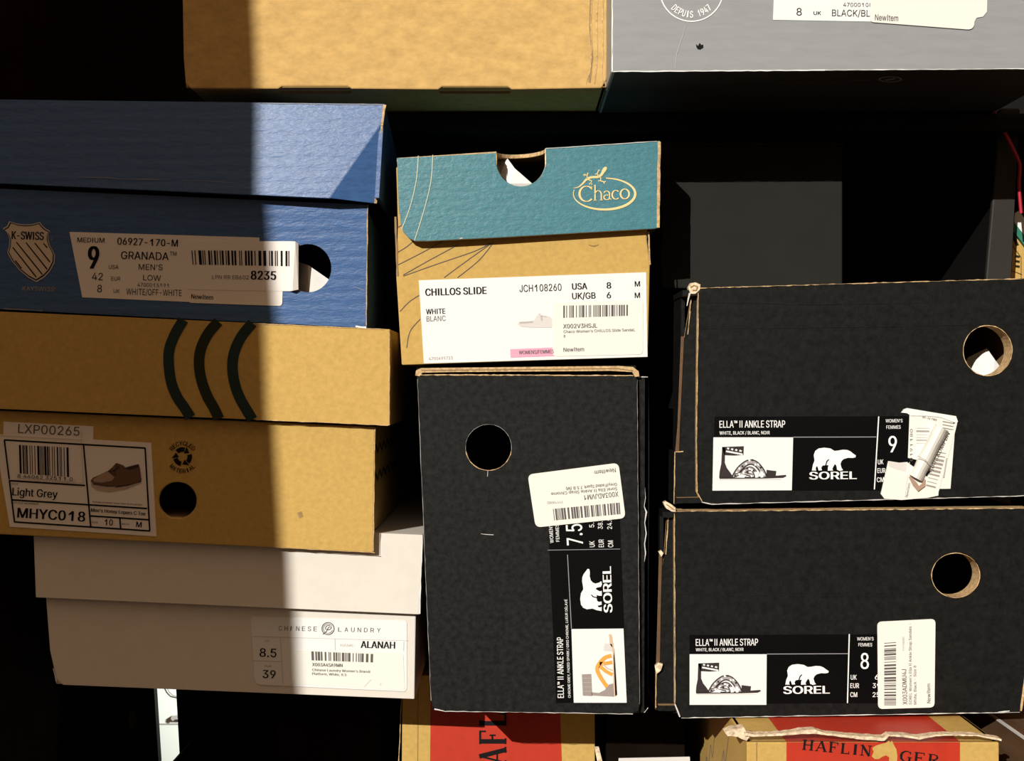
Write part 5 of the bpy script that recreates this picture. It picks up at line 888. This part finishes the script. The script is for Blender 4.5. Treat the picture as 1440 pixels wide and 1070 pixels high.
size_label(rI, fI, (990, 560), 3.789, [(50, 208), (475, 208), (468, 490), (45, 492)], [(57, 98), (1150, 95), (1150, 470), (1140, 490), (45, 492)], [(475, 207), (918, 206)], [(931, 97), (908, 485)],
    [('ELLA™', (83, 157), (177, 156), 37, .01), ('II', (190, 156), (204, 156), 37, .01), ('ANKLE STRAP', (217, 156), (432, 155), 37, .01), ('WHITE, BLACK / BLANC, NOIR', (83, 194), (350, 192), 18, .01), ("WOMEN'S", (968, 129), (1058, 128), 18, .005), ('FEMMES', (972, 163), (1048, 162), 18, .005),
     ('9', (985, 288), (1028, 287), 86, .01), ('UK', (927, 352), (956, 351), 25, .01), ('EUR', (925, 398), (966, 397), 25, .01), ('CM', (922, 447), (960, 445), 25, .01)], (575, 263, 810, 386), ((563, 432), (812, 430), 40))
m = Mesh(fI).crop(1220, 560, 6.687)
m.plate([(395, 150), (790, 165), (822, 300), (780, 850), (660, 852), (560, 600), (380, 560)], 'cream_sticker', t=.0006)
m.plate([(318, 135), (342, 104), (372, 92), (600, 130), (832, 168), (850, 218), (838, 235), (690, 180), (560, 165), (410, 165), (370, 140)], 'white_paper', t=.0012)
m.plate([(195, 590), (300, 606), (372, 600), (560, 740), (700, 560), (815, 240), (845, 225), (820, 330), (668, 880), (665, 915), (560, 936), (320, 956), (160, 945), (125, 900)], 'cream_sticker', t=.001)
m.plate([(195, 592), (290, 606), (368, 605), (365, 690), (290, 670), (205, 640)], 'slide_print', t=.0012)
m.text('0191180', (425, 590), (425, 290), 26, 'ink_soft', .01, .0008)
for i, (y, mt) in enumerate(((278, 'slide_print'), (308, 'ink_grey'), (340, 'slide_print'), (366, 'slide_print'), (392, 'slide_dark'), (420, 'slide_print'))): m.strip([(458, y), (590 - i * 8, y + 2)], 14 if i in (1, 4) else 9, mt, .0009)
m.text('NY-22 TWX', (515, 182), (650, 212), 18, 'ink_soft', .01, .0014)
rn = random.Random(2)
for i in range(18):
    t = i / 17; x0 = 705 - 175 * t; y0 = 215 + 600 * t; w = rn.choice((5, 8, 14, 20))
    if i < 3: m.strip([(705, 215 + i * 30), (810, 235 + i * 30)], w, 'heel_print', .0013)
    elif i > 7: m.strip([(x0 + 20, y0), (x0 + 115 - (i > 14) * 5, y0 + 22)], w, 'heel_print', .0013)
m.text('X003ADMFBN', (600, 700), (775, 330), 30, 'ink_soft', .01, .0013)
m.text('NewItem', (378, 930), (402, 800), 22, 'ink_grey', .01, .0013)
m.strip([(395, 600), (380, 720), (350, 930)], 5, 'slide_print', .0013); m.strip([(745, 560), (715, 745)], 12, 'slide_dark', .0013)
# rolled-up tongue of the sticker
ax0 = Vector((700, 275)); ax1 = Vector((455, 750)); wd = Vector((62, 34)); rows = []
for k in range(9):
    an = math.pi * k / 8
    rows.append((math.cos(an), math.sin(an)))
for i in range(8):
    for j in range(6):
        ps = []
        for (ii, jj) in ((i, j), (i + 1, j), (i + 1, j + 1), (i, j + 1)):
            c2 = ax0.lerp(ax1, jj / 6); off, hgt = rows[ii]
            q2 = c2 - wd * off * (1.0 + .06 * math.sin(jj * 2.1))
            ps.append(fI.map(m.c(q2), .001 + .007 * hgt * (1 - .05 * jj)))
        m.poly3(ps, 'cream_sticker')
m.strip([(395, 735), (440, 800), (480, 850), (525, 815), (540, 760)], [18, 44, 52, 40, 10], 'leather_tan_and_shade', .0022)  # brown shadow at the roll's lower end, painted as a strip
m.strip([(470, 540), (540, 580), (605, 632)], 6, 'ink_grey', .0088)
m.build('sticker', rI)

fJ = face(1190, 860, .001, 0, .0)
rJ, m = black_box('black shoe box lying flat with a neat upright sticker, lower of the right pair', fJ, [(932, 720), (1448, 715), (1439, 1001), (926, 1000)],
    [(948, 721), (955, 718), (1200, 716), (1448, 714), (1440, 995), (1434, 1001), (1300, 1005), (1100, 1008), (962, 1010), (952, 1003), (949, 990), (948.5, 860)], ell(1344, 809, 33.5, 31), .012)
m.worn((950, 719), (1452, 714.5), .8, 'kraft_edge', jit=.8, step=6); m.worn((948.5, 722), (949.5, 990), .9, 'kraft_edge', jit=.5); m.worn((949, 990), (956, 1008), 1.6, 'slide_print')
m.worn((958, 1009.5), (1434, 1001.5), .9, 'slide_print', jit=.7); m.worn((1442, 950), (1436, 1000), 3, 'kraft_edge'); m.worn((1404, 1001), (1420, 999.5), 1.2, 'slide_print')
m.strip([(952, 836), (1100, 837), (1250, 838), (1310, 834)], [.4, 1, .8, .3], 'black_worn', .0003)
m.strip(ell(1344, 809, 34, 31.5, 40), [random.uniform(.3, 1.2) for _ in range(40)], 'kraft_edge', .0004, .2, closed=True)
m.build('body', rJ, .0005)
m = left_flap('side_flap', rJ, face(935, 860, .006), [(938, 722), (950, 720), (951, 1003), (922, 998), (922, 935), (926, 930), (931, 800), (934, 778)],
    [((940, 724), (936, 780)), ((923, 935), (922, 995))], [(927, 778), (931, 780), (929, 860), (928, 930), (923, 932), (925, 860)])
m.slab(W(924, 930, .008), W(922, 998, .008), W(922, 998, .008) + Vector((0, .28, 0)), W(924, 930, .008) + Vector((0, .28, 0)), (.002, 0, 0), 'black_board')
m.slab(W(928, 726, .012), W(927, 935, .012), W(927, 935, .012) + Vector((0, .28, 0)), W(928, 726, .012) + Vector((0, .28, 0)), (.002, 0, 0), 'black_board')
m.plate(jagged([(921, 937), (926, 932), (932, 934), (929, 943), (923, 948)], 4, .6), 'torn_board', t=.003, lift=.003)
m.plate(jagged([(926, 776), (930, 774), (933, 778), (930, 783)], 4, .4), 'torn_board', t=.003, lift=.003)
m.build('side_flap', rJ)
m = Mesh(face(942, 713, .003))
m.plate(jagged([(933, 707), (937, 705), (944, 709), (950, 714), (950, 720), (944, 719), (937, 715)], 4, .6), 'torn_board', t=.006, lift=.003)
m.strip([(937, 709), (943, 713), (948, 717)], 1.5, 'kraft_inside', .0035)
m.build('torn_corner', rJ)
size_label(rJ, fJ, (960, 860), 3.892, [(38, 233), (460, 233), (458, 510), (38, 510)], [(38, 128), (1090, 125), (1085, 500), (458, 503), (38, 510)], [(460, 232), (905, 230)], [(912, 123), (902, 500)],
    [('ELLA™', (72, 187), (163, 187), 37, .01), ('II', (175, 186), (189, 186), 37, .01), ('ANKLE STRAP', (202, 186), (412, 185), 37, .01), ('WHITE, BLACK / BLANC, NOIR', (72, 217), (333, 215), 17, .01), ("WOMEN'S", (955, 158), (1045, 157), 18, .005), ('FEMMES', (962, 190), (1037, 190), 18, .005),
     ('8', (975, 313), (1018, 313), 86, .01), ('UK', (920, 372), (952, 372), 26, .01), ('EUR', (918, 418), (965, 418), 26, .01), ('CM', (918, 467), (955, 467), 26, .01), ('6', (1052, 371), (1072, 371), 26, .01), ('39', (1040, 418), (1080, 418), 26, .01), ('25', (1040, 467), (1078, 467), 26, .01)], (562, 287, 800, 400), ((553, 450), (803, 448), 42))
m = Mesh(fJ).crop(960, 860, 3.892)
m.plate(rrect((1066, 56), (1384, 40), (1378, 524), (1070, 533), 26), 'cream_sticker', t=.0008)
m.barcode((1103, 512), (1103, 168), (1168, 163), (1168, 512), 56, 'ink_soft', 15, .001)
m.text('X003ADMU4J', (1230, 508), (1224, 315), 25, 'ink_soft', .015, .001); m.text("SOREL Women's Ella II Ankle Strap Sandals -", (1254, 508), (1252, 64), 15, 'ink_soft', .01, .001)
m.text('White, Black - Size 8', (1280, 510), (1278, 295), 15, 'ink_soft', .01, .001); m.text('NewItem', (1357, 500), (1355, 395), 20, 'ink_soft', .015, .001); m.text('YYYYWWD', (1216, 215), (1214, 138), 12, 'ink_grey', 0, .001)
m.build('sticker', rJ)

# ================================================================== tissue inside three boxes
def crumple(name, pts, tris, label, bag=None):
    m = Mesh()
    for t in tris: m.poly3([W(*pts[i]) for i in t], 'tissue')
    bmesh.ops.remove_doubles(m.bm, verts=m.bm.verts[:], dist=1e-5)
    bmesh.ops.solidify(m.bm, geom=m.bm.faces[:], thickness=.0004)
    return tag(m.build(name), label, 'tissue paper')
crumple('tissue_paper', [(385, 380, .05), (415, 366, .03), (434, 373, .0165), (466, 396, .0185), (490, 412, .03), (395, 440, .02), (436, 440, .0145), (490, 440, .022), (418, 400, .024)],
        [(0, 1, 8), (1, 2, 8), (8, 2, 6), (0, 8, 5), (8, 6, 5), (2, 3, 6), (3, 4, 7), (3, 7, 6)], 'white tissue paper inside the navy box, seen through its round finger hole')
crumple('tissue_paper', [(690, 226, .020), (703, 222, .018), (714, 223, .0125), (724, 237, .0115), (748, 258, .0105), (770, 276, .016), (718, 258, .0095), (690, 290, .02), (740, 300, .018), (704, 246, .014)],
        [(0, 1, 9), (1, 2, 9), (2, 3, 9), (9, 3, 6), (3, 4, 6), (9, 6, 7), (6, 4, 8), (4, 5, 8), (6, 8, 7)], 'white tissue paper in the thumb notch of the teal-lidded box')
crumple('tissue_paper', [(1340, 520, .06), (1362, 503, .036), (1388, 490, .030), (1398, 505, .028), (1440, 560, .03), (1375, 545, .026), (1340, 560, .03), (1395, 560, .025)],
        [(0, 1, 6), (1, 2, 5), (2, 3, 5), (1, 5, 6), (3, 4, 7), (5, 3, 7)], 'white tissue paper inside the upper black box on the right, in its round hole')

# ================================================================== lower row of boxes
SH_Z = 0.55                                       # top of the lower shelf
def plain(name, label, cat, lo, hi, mt, extra=None):
    r = thing(name, ((lo[0] + hi[0]) / 2, (lo[1] + hi[1]) / 2, lo[2]), label, cat)
    m = Mesh(); m.box(lo, hi, mt)
    m.build('body', r, .0008); return r
zt = 1 - 700 * K                                   # low dark box far down in the shadow
xk0 = -622 * K; xk1 = -266 * K
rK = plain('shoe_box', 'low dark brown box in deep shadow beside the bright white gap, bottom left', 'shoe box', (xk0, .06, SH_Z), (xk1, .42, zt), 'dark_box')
m = Mesh(); m.box((xk0 - .0004, .06, zt - .0006), (xk0 + .0012, .42, zt + .0006), 'post_grey'); m.build('edge_strip', rK)
zs = fF.map(qF[2]).z - .0006
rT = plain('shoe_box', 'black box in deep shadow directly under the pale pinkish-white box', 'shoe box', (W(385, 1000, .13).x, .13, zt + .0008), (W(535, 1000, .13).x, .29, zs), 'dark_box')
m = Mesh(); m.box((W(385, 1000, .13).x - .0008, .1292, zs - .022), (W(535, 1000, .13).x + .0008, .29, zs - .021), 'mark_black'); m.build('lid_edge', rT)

# orange and brown box on its side, lettering running upwards
yJ = .10
fM = Face(W(700, 1040, yJ), (0, -1, 0))
zj = W(750, 1004.5, 0).z
def pyat(z, Y): return 535 - (z - Z0) / K / ((D + Y) / D)
pt = pyat(zj, yJ); pb = pyat(SH_Z, yJ)
rM = thing('shoe_box', (W(702, 1040, yJ).x, yJ + .14, SH_Z), 'brown box with red panel and sideways lettering, below the upright black box', 'shoe box')
m = Mesh(fM)
qM = [(566, pt), (836, pt), (840, pb), (561, pb)]
m.plate(qM, 'kraft_fine', t=.003, lift=0)
shell(m, fM, qM, .28, .003, 'kraft_fine', 'kraft_inside')
m.flat([(606, pt), (786, pt), (806, pb), (600, pb)], 'red_print', .0002)
m.strip([(588, pt), (584, pb)], 1, 'kraft_inside', .0003); m.worn((566, pt), (560, 1090), 1, 'kraft_edge')
m.build('body', rM, .0006)
m = Mesh(fM)
serif_text(m, 'HAFLIN', (712, 1104), (712, 955), 38, 'ink', .0004)
m.build('lettering', rM)
m = Mesh(face(840, 1060, yJ - .002)); m.plate([(836, 1050), (842, 1050), (850, 1082), (842, 1082)], 'torn_board', t=.001, lift=0); m.build('torn_or_lit_edge', rM)  # pale plate imitates the sunlit strip of the side face

rN = plain('shoe_box', 'dark brown box with sunlit lower part painted pale, between the two red-panelled boxes', 'shoe box', (W(852, 1040, yJ).x, yJ - .005, SH_Z), (W(962, 1040, yJ).x, .36, W(850, 996, .1).z), 'dark_box')
m = Mesh(face(900, 1070, yJ - .005)); m.plate([(870, 1066), (970, 1064), (974, 1130), (868, 1130)], 'slide_print'); m.build('label', rN)  # pale plate paints sunlight on the lower front, no paper label

# red-panelled box lying flat, bottom right
yI = -.048
zi = W(1200, 1010, 0).z - .0004
fO = Face(W(1200, 1060, yI), (0, -1, 0))
pt = pyat(zi, yI); pb = pyat(SH_Z, yI)
rO = thing('shoe_box', (W(1230, 1060, yI).x, yI + .15, SH_Z), 'brown box with red panel, horse head and torn front edge, under the right black boxes', 'shoe box')
qO = [(1050, pt), (1405, pt), (1408, pb), (1052, pb)]
m = Mesh(fO)
m.plate(qO, 'kraft_fine', t=.003, lift=0)
shell(m, fO, qO, .3, .003, 'kraft_fine', 'kraft_inside')
m.flat([(1106, pt), (1350, pt), (1345, pb), (1102, pb)], 'red_print', .0003)
zr = zi + .0003
m.poly3([Vector((W(1106, 0, yI).x, yI, zr)), Vector((W(1350, 0, yI).x, yI, zr)), Vector((W(1350, 0, yI).x, yI + .2, zr)), Vector((W(1106, 0, yI).x, yI + .2, zr))], 'red_print')
m.strip([(1064, pt), (1064, pb)], 1.5, 'kraft_inside', .0003)
m.build('body', rO, .0008)
m = Mesh(fO).crop(960, 980, 3.0)
serif_text(m, 'HAFLIN', (502, 222), (795, 250), 44, 'ink', .0006); serif_text(m, 'GER', (912, 270), (1082, 291), 46, 'ink', .0006)
m.build('lettering', rO)
m = Mesh(fO).crop(960, 980, 3.0)
m.flat([(798, 250), (806, 232), (800, 215), (815, 205), (838, 198), (862, 192), (868, 184), (876, 190), (884, 185), (890, 200), (902, 222), (906, 250), (904, 275), (870, 275), (872, 255), (858, 246), (842, 252), (828, 262), (810, 262)], 'kraft_fine', .0006)
m.build('horse_emblem', rO)
m = Mesh(fO).crop(960, 980, 3.0)
up = [(262, 150), (300, 158), (380, 158), (460, 150), (500, 140), (560, 138), (600, 152), (680, 160), (760, 166), (850, 172), (870, 158), (930, 160), (1000, 170), (1060, 160), (1120, 158), (1240, 160), (1345, 178)]
lo = [(x, y + d) for (x, y), d in zip(up, (14, 10, 7, 10, 16, 18, 8, 10, 14, 13, 7, 9, 10, 7, 5, 5, 8))]
m.plate(jagged(up, 12, 1.2, False) + [up[-1]] + list(reversed(jagged(lo, 12, 1.2, False) + [lo[-1]])), 'torn_board', t=.006, lift=.004)
m.plate(jagged([(178, 150), (215, 135), (260, 130), (285, 165), (270, 185), (232, 168), (190, 165)], 14, 1.5), 'torn_board', t=.008, lift=.002)
m.build('torn_or_lit_edge', rO)
m = Mesh()                                        # scribbles on the left side
xs = W(1050, 0, yI).x - .0004
for k in range(4):
    y0 = .01 + k * .05; zz = zi - .012 - .01 * k
    pts = [(y0 + i * .006, zz - .005 * (i % 3) - .004 * i) for i in range(9)]
    for (ya, za), (yb, zb2) in zip(pts, pts[1:]): m.poly3([Vector((xs, ya, za)), Vector((xs, yb, zb2)), Vector((xs, yb, zb2 - .0015)), Vector((xs, ya, za - .0015))], 'heel_print')
m.build('scribble', rO)

# brown box, bottom right corner
xb = W(1440, 1037, -.02)
rP = plain('shoe_box', 'brown wood-grained box with pale edge in the bottom right corner', 'shoe box', (xb.x, -.16, SH_Z), (xb.x + .09, .2, xb.z), 'mid_brown_box')
m = Mesh(); m.box((xb.x - .0006, -.16, xb.z - .0008), (xb.x + .0008, .2, xb.z + .0004), 'slide_print'); m.build('edge_strip', rP)

zg = W(1284, 398, 0).z + .0006  # added block imitating the lit grey of the back panel
rR = thing('shoe_box', ((W(930, 300, .053).x + W(1185, 300, .053).x) / 2, .12, zg), 'added charcoal block standing in for the lit back panel behind the upper black box', 'box')
m = Mesh(); m.box((W(930, 300, .053).x, .053, zg), (W(1185, 300, .053).x, .19, zg + .084), 'lit_back_standin'); m.build('body', rR, .001)
m = Mesh(); m.box((W(930, 300, .053).x - .0008, .0522, zg + .084), (W(1185, 300, .053).x + .0008, .1908, zg + .0855), 'lit_back_standin'); m.build('lid', rR, .0005)
# small box and cord beyond the divider, right edge
rQ = thing('carton', (W(1450, 395, .10).x, .15, W(1450, 470, .10).z), 'small tan carton with green and white edge, leaning at the right edge of the shelf', 'box')
fQ = face(1445, 360, .10, 0, 0)
m = Mesh(fQ)
pq = [(1424, 322), (1500, 420), (1500, 470), (1419, 470), (1418, 392)]
m.plate(pq, 'kraft_fine', t=.1, lift=0)
m.plate([(1427, 300), (1433, 296), (1505, 400), (1500, 420), (1426, 322)], 'white_paper', t=.004, lift=.002)
m.plate([(1426, 312), (1505, 414), (1500, 424), (1424, 323)], 'green_print', t=.004, lift=.003)
m.strip([(1424, 345), (1436, 362), (1436, 392)], .8, 'brown_ink', .0004); m.strip([(1422, 380), (1437, 386)], .8, 'brown_ink', .0004)
for y in (360, 367, 374): m.strip([(1428, y), (1434, y + 1)], 3, 'brown_ink', .0004)
m.strip([(1424, 330), (1431, 345)], 4, 'brown_ink', .0004); m.plate([(1419, 360), (1422, 358), (1421, 392), (1418, 392)], 'white_paper', t=.001)
m.build('body', rQ)
cp = curve([(1396, 152), (1404, 170), (1413, 186), (1424, 208), (1433, 228), (1434, 240), (1433, 262), (1436, 300)], 5)
cz = [W(x, y, .066) for x, y in cp]
m = Mesh(); rings = []
for i, v in enumerate(cz):
    d = (cz[min(i + 1, len(cz) - 1)] - cz[max(i - 1, 0)]).normalized(); u = d.cross(Vector((0, 1, 0))).normalized(); q = d.cross(u)
    rings.append([m.bm.verts.new(v + (u * math.cos(k * math.pi / 4) + q * math.sin(k * math.pi / 4)) * .0011) for k in range(8)])
for r0, r1 in zip(rings, rings[1:]):
    for k in range(8): m.bm.faces.new([r0[k], r0[(k + 1) % 8], r1[(k + 1) % 8], r1[k]])
m.mi('red_cord'); oc = m.build('cord', smooth=True)
tag(oc, 'thin red cord hanging from the upper shelf at the right edge', 'cord')

# white cabinet lit by an added spot behind the boards, seen through the gap in the back boards, bottom left
rW = thing('cabinet', (-.32, .665, 0), 'bright white cabinet front seen through the narrow gap below the pale box', 'cabinet')
m = Mesh(); m.box((-.45, .64, 0), (-.18, .69, .95), 'white_metal'); m.build('panel', rW, .001)
m = Mesh(face(235, 1020, .6399)); m.plate([(180, 1017.2), (300, 1017), (300, 1018.6), (180, 1018.8)], 'slide_dark', t=.0006); m.build('seam', rW)
m = Mesh(face(235, 1020, .639))
m.plate([(241, 1007), (256, 1006), (256, 1012), (246, 1011.5), (243, 1014), (240, 1011)], 'slide_dark', t=.004); m.build('latch', rW)
m = Mesh(face(235, 1020, .639)); m.strip([(234, 966), (238, 973), (243, 978), (252, 980)], 2, 'slide_dark', .001); m.build('cable', rW)

# ================================================================== bookcase
rBk = thing('bookcase', (0, .27, 0), 'black open bookcase holding all the boxes', 'bookcase')
sy0 = .063; sy1 = .44
ztop = min(fA.map((500, 125)).z, fB.map((861, 101)).z) - .0004
xl = -.357; xr2 = .53
m = Mesh(); m.box((xl - .02, sy0 - .01, 0), (xl, sy1, 1.75), 'brown_wood'); m.build('side_panel', rBk, .001)
m = Mesh(); m.box((xr2, sy0 - .01, 0), (xr2 + .02, sy1, 1.75), 'dark_wood'); m.build('side_panel', rBk, .001)
m = Mesh(); m.box((xl, sy0, ztop - .011), (xr2, sy1 - .012, ztop), 'dark_wood'); m.build('shelf', rBk, .001)
m = Mesh(); m.box((xl, -.18, SH_Z - .02), (xr2, sy1 - .012, SH_Z - .0002), 'dark_wood'); m.build('shelf', rBk, .001)
m = Mesh(); m.box((xl, sy0, 1.71), (xr2, sy1 - .012, 1.73), 'dark_wood'); m.build('shelf', rBk, .001)
yb = sy1 - .012
xg0 = W(540, 0, yb).x; xg1 = W(1185, 0, yb).x; zlow = W(0, 1000, yb).z
for pts in ([(-300, -800), (216, -800), (216, 960), (223, 1072), (226, 1250), (-300, 1250)], [(246, 940), (253, 1070), (255, 1250), (540, 1250), (540, 940)], [(216, -800), (540, -800), (540, 940), (216, 940)]):
    m = Mesh(face(300, 800, yb)); x0 = 720 + xl / K / ((D + yb) / D)
    m.plate([(max(x, x0), y) for x, y in pts], 'dark_wood', t=.010, lift=0); m.build('back_panel', rBk)
m = Mesh(); m.box((xg1, yb, SH_Z), (xr2, sy1, 1.75), 'dark_wood'); m.build('back_panel', rBk)
m = Mesh(); m.box((xg0, yb, SH_Z), (xg1, sy1, 1.75), 'grey_back'); g_ = m.build('back_panel', rBk); g_['label'] = 'dull grey back board'
m = Mesh(); m.box((xl, yb - .02, W(0, 255, yb - .02).z), (W(1184, 0, yb - .02).x, yb, ztop - .011), 'dark_wood'); m.build('shelf_shade_strip', rBk)  # added dark strip imitating the shelf's shadow on the back panel
m = Mesh()
m.f = face(1400, 400, .073); op = [(1407, 152), (1434, 152), (1422, 386), (1422, 720), (1387, 720), (1387, 386)]
m.plate(op, 'post_grey', t=.004, lift=0); m.plate([(x + .5, y + .5) for x, y in op], 'dark_wood', t=sy1 - .092, lift=-.0042); d_ = m.build('divider', rBk, .001); d_['label'] = 'grey upright board'
m = Mesh(face(186, 1012, yb)); m.plate(ell(186, 1012, 6, 13, 24), 'disc_grey', t=.002); m.build('peg_cap', rBk)

# ================================================================== room
m = Mesh(); m.box((-3, -2.6, -.05), (3, 1.0, 0), 'floor_wood'); struct(m.build('floor'))
m = Mesh(); m.box((-3, .95, 0), (3, 1.0, 2.6), 'wall_paint'); struct(m.build('wall_back'))
TX = .44; TZ = .44; YW = -1.6
xe = -.1358 - TX * (.06 - YW)                       # the wall edge whose shadow falls down the left stack
def ex(z): return xe + (1.0 + TZ * -YW + .12 - z) * .045
m = Mesh()
m.slab((-3, YW, 0), (ex(0), YW, 0), (ex(2.6), YW, 2.6), (-3, YW, 2.6), (0, -.06, 0), 'wall_paint'); struct(m.build('wall_front'))
m = Mesh(); m.box((.6, YW - .06, 0), (3, YW, 2.6), 'wall_paint'); struct(m.build('wall_right'))

# ================================================================== light
sun = bpy.data.lights.new('sun', 'SUN'); sun.energy = 4.9; sun.angle = math.radians(.25); sun.color = (1, .965, .90)
so = bpy.data.objects.new('sun', sun); COL.objects.link(so)
so.rotation_euler = Vector((TX, 1, -TZ)).to_track_quat('-Z', 'Y').to_euler(); so.location = (-2, -3, 3)
gl = bpy.data.lights.new('hidden_spot', 'SPOT'); gl.energy = 9; gl.spot_size = math.radians(70); gl.spot_blend = .5; gl.shadow_soft_size = .02; gl.color = (.95, 1, .93)  # added spot hidden behind the back boards to brighten the white cabinet
go = bpy.data.objects.new('hidden_spot', gl); COL.objects.link(go); go.location = (-.12, .47, .80)
go.rotation_euler = Vector((-.22, .17, -.08)).to_track_quat('-Z', 'Y').to_euler()
w = bpy.data.worlds.new('room_light'); S.world = w; w.use_nodes = True
bg = w.node_tree.nodes['Background']; bg.inputs[0].default_value = (1, .66, .41, 1); bg.inputs[1].default_value = .23

wn = w.node_tree.nodes; wl_ = w.node_tree.links      # a room is brighter above than near the floor
tcw = wn.new('ShaderNodeTexCoord'); sxw = wn.new('ShaderNodeSeparateXYZ'); mrw = wn.new('ShaderNodeMapRange')
wl_.new(tcw.outputs['Generated'], sxw.inputs[0]); wl_.new(sxw.outputs['Z'], mrw.inputs['Value'])
mrw.inputs['From Min'].default_value = -.12; mrw.inputs['From Max'].default_value = .4; mrw.inputs['To Min'].default_value = .02; mrw.inputs['To Max'].default_value = .50
wl_.new(mrw.outputs['Result'], bg.inputs[1])
cam = bpy.data.cameras.new('camera'); cam.sensor_width = 36; cam.lens = 36 * (D / K) / 1440; cam.clip_start = .01
co = bpy.data.objects.new('camera', cam); COL.objects.link(co); co.location = CAM; co.rotation_euler = (math.pi / 2, 0, 0)
S.camera = co
S.view_settings.view_transform = 'Standard'; S.view_settings.look = 'None'; S.view_settings.gamma = 1; S.view_settings.exposure = 0
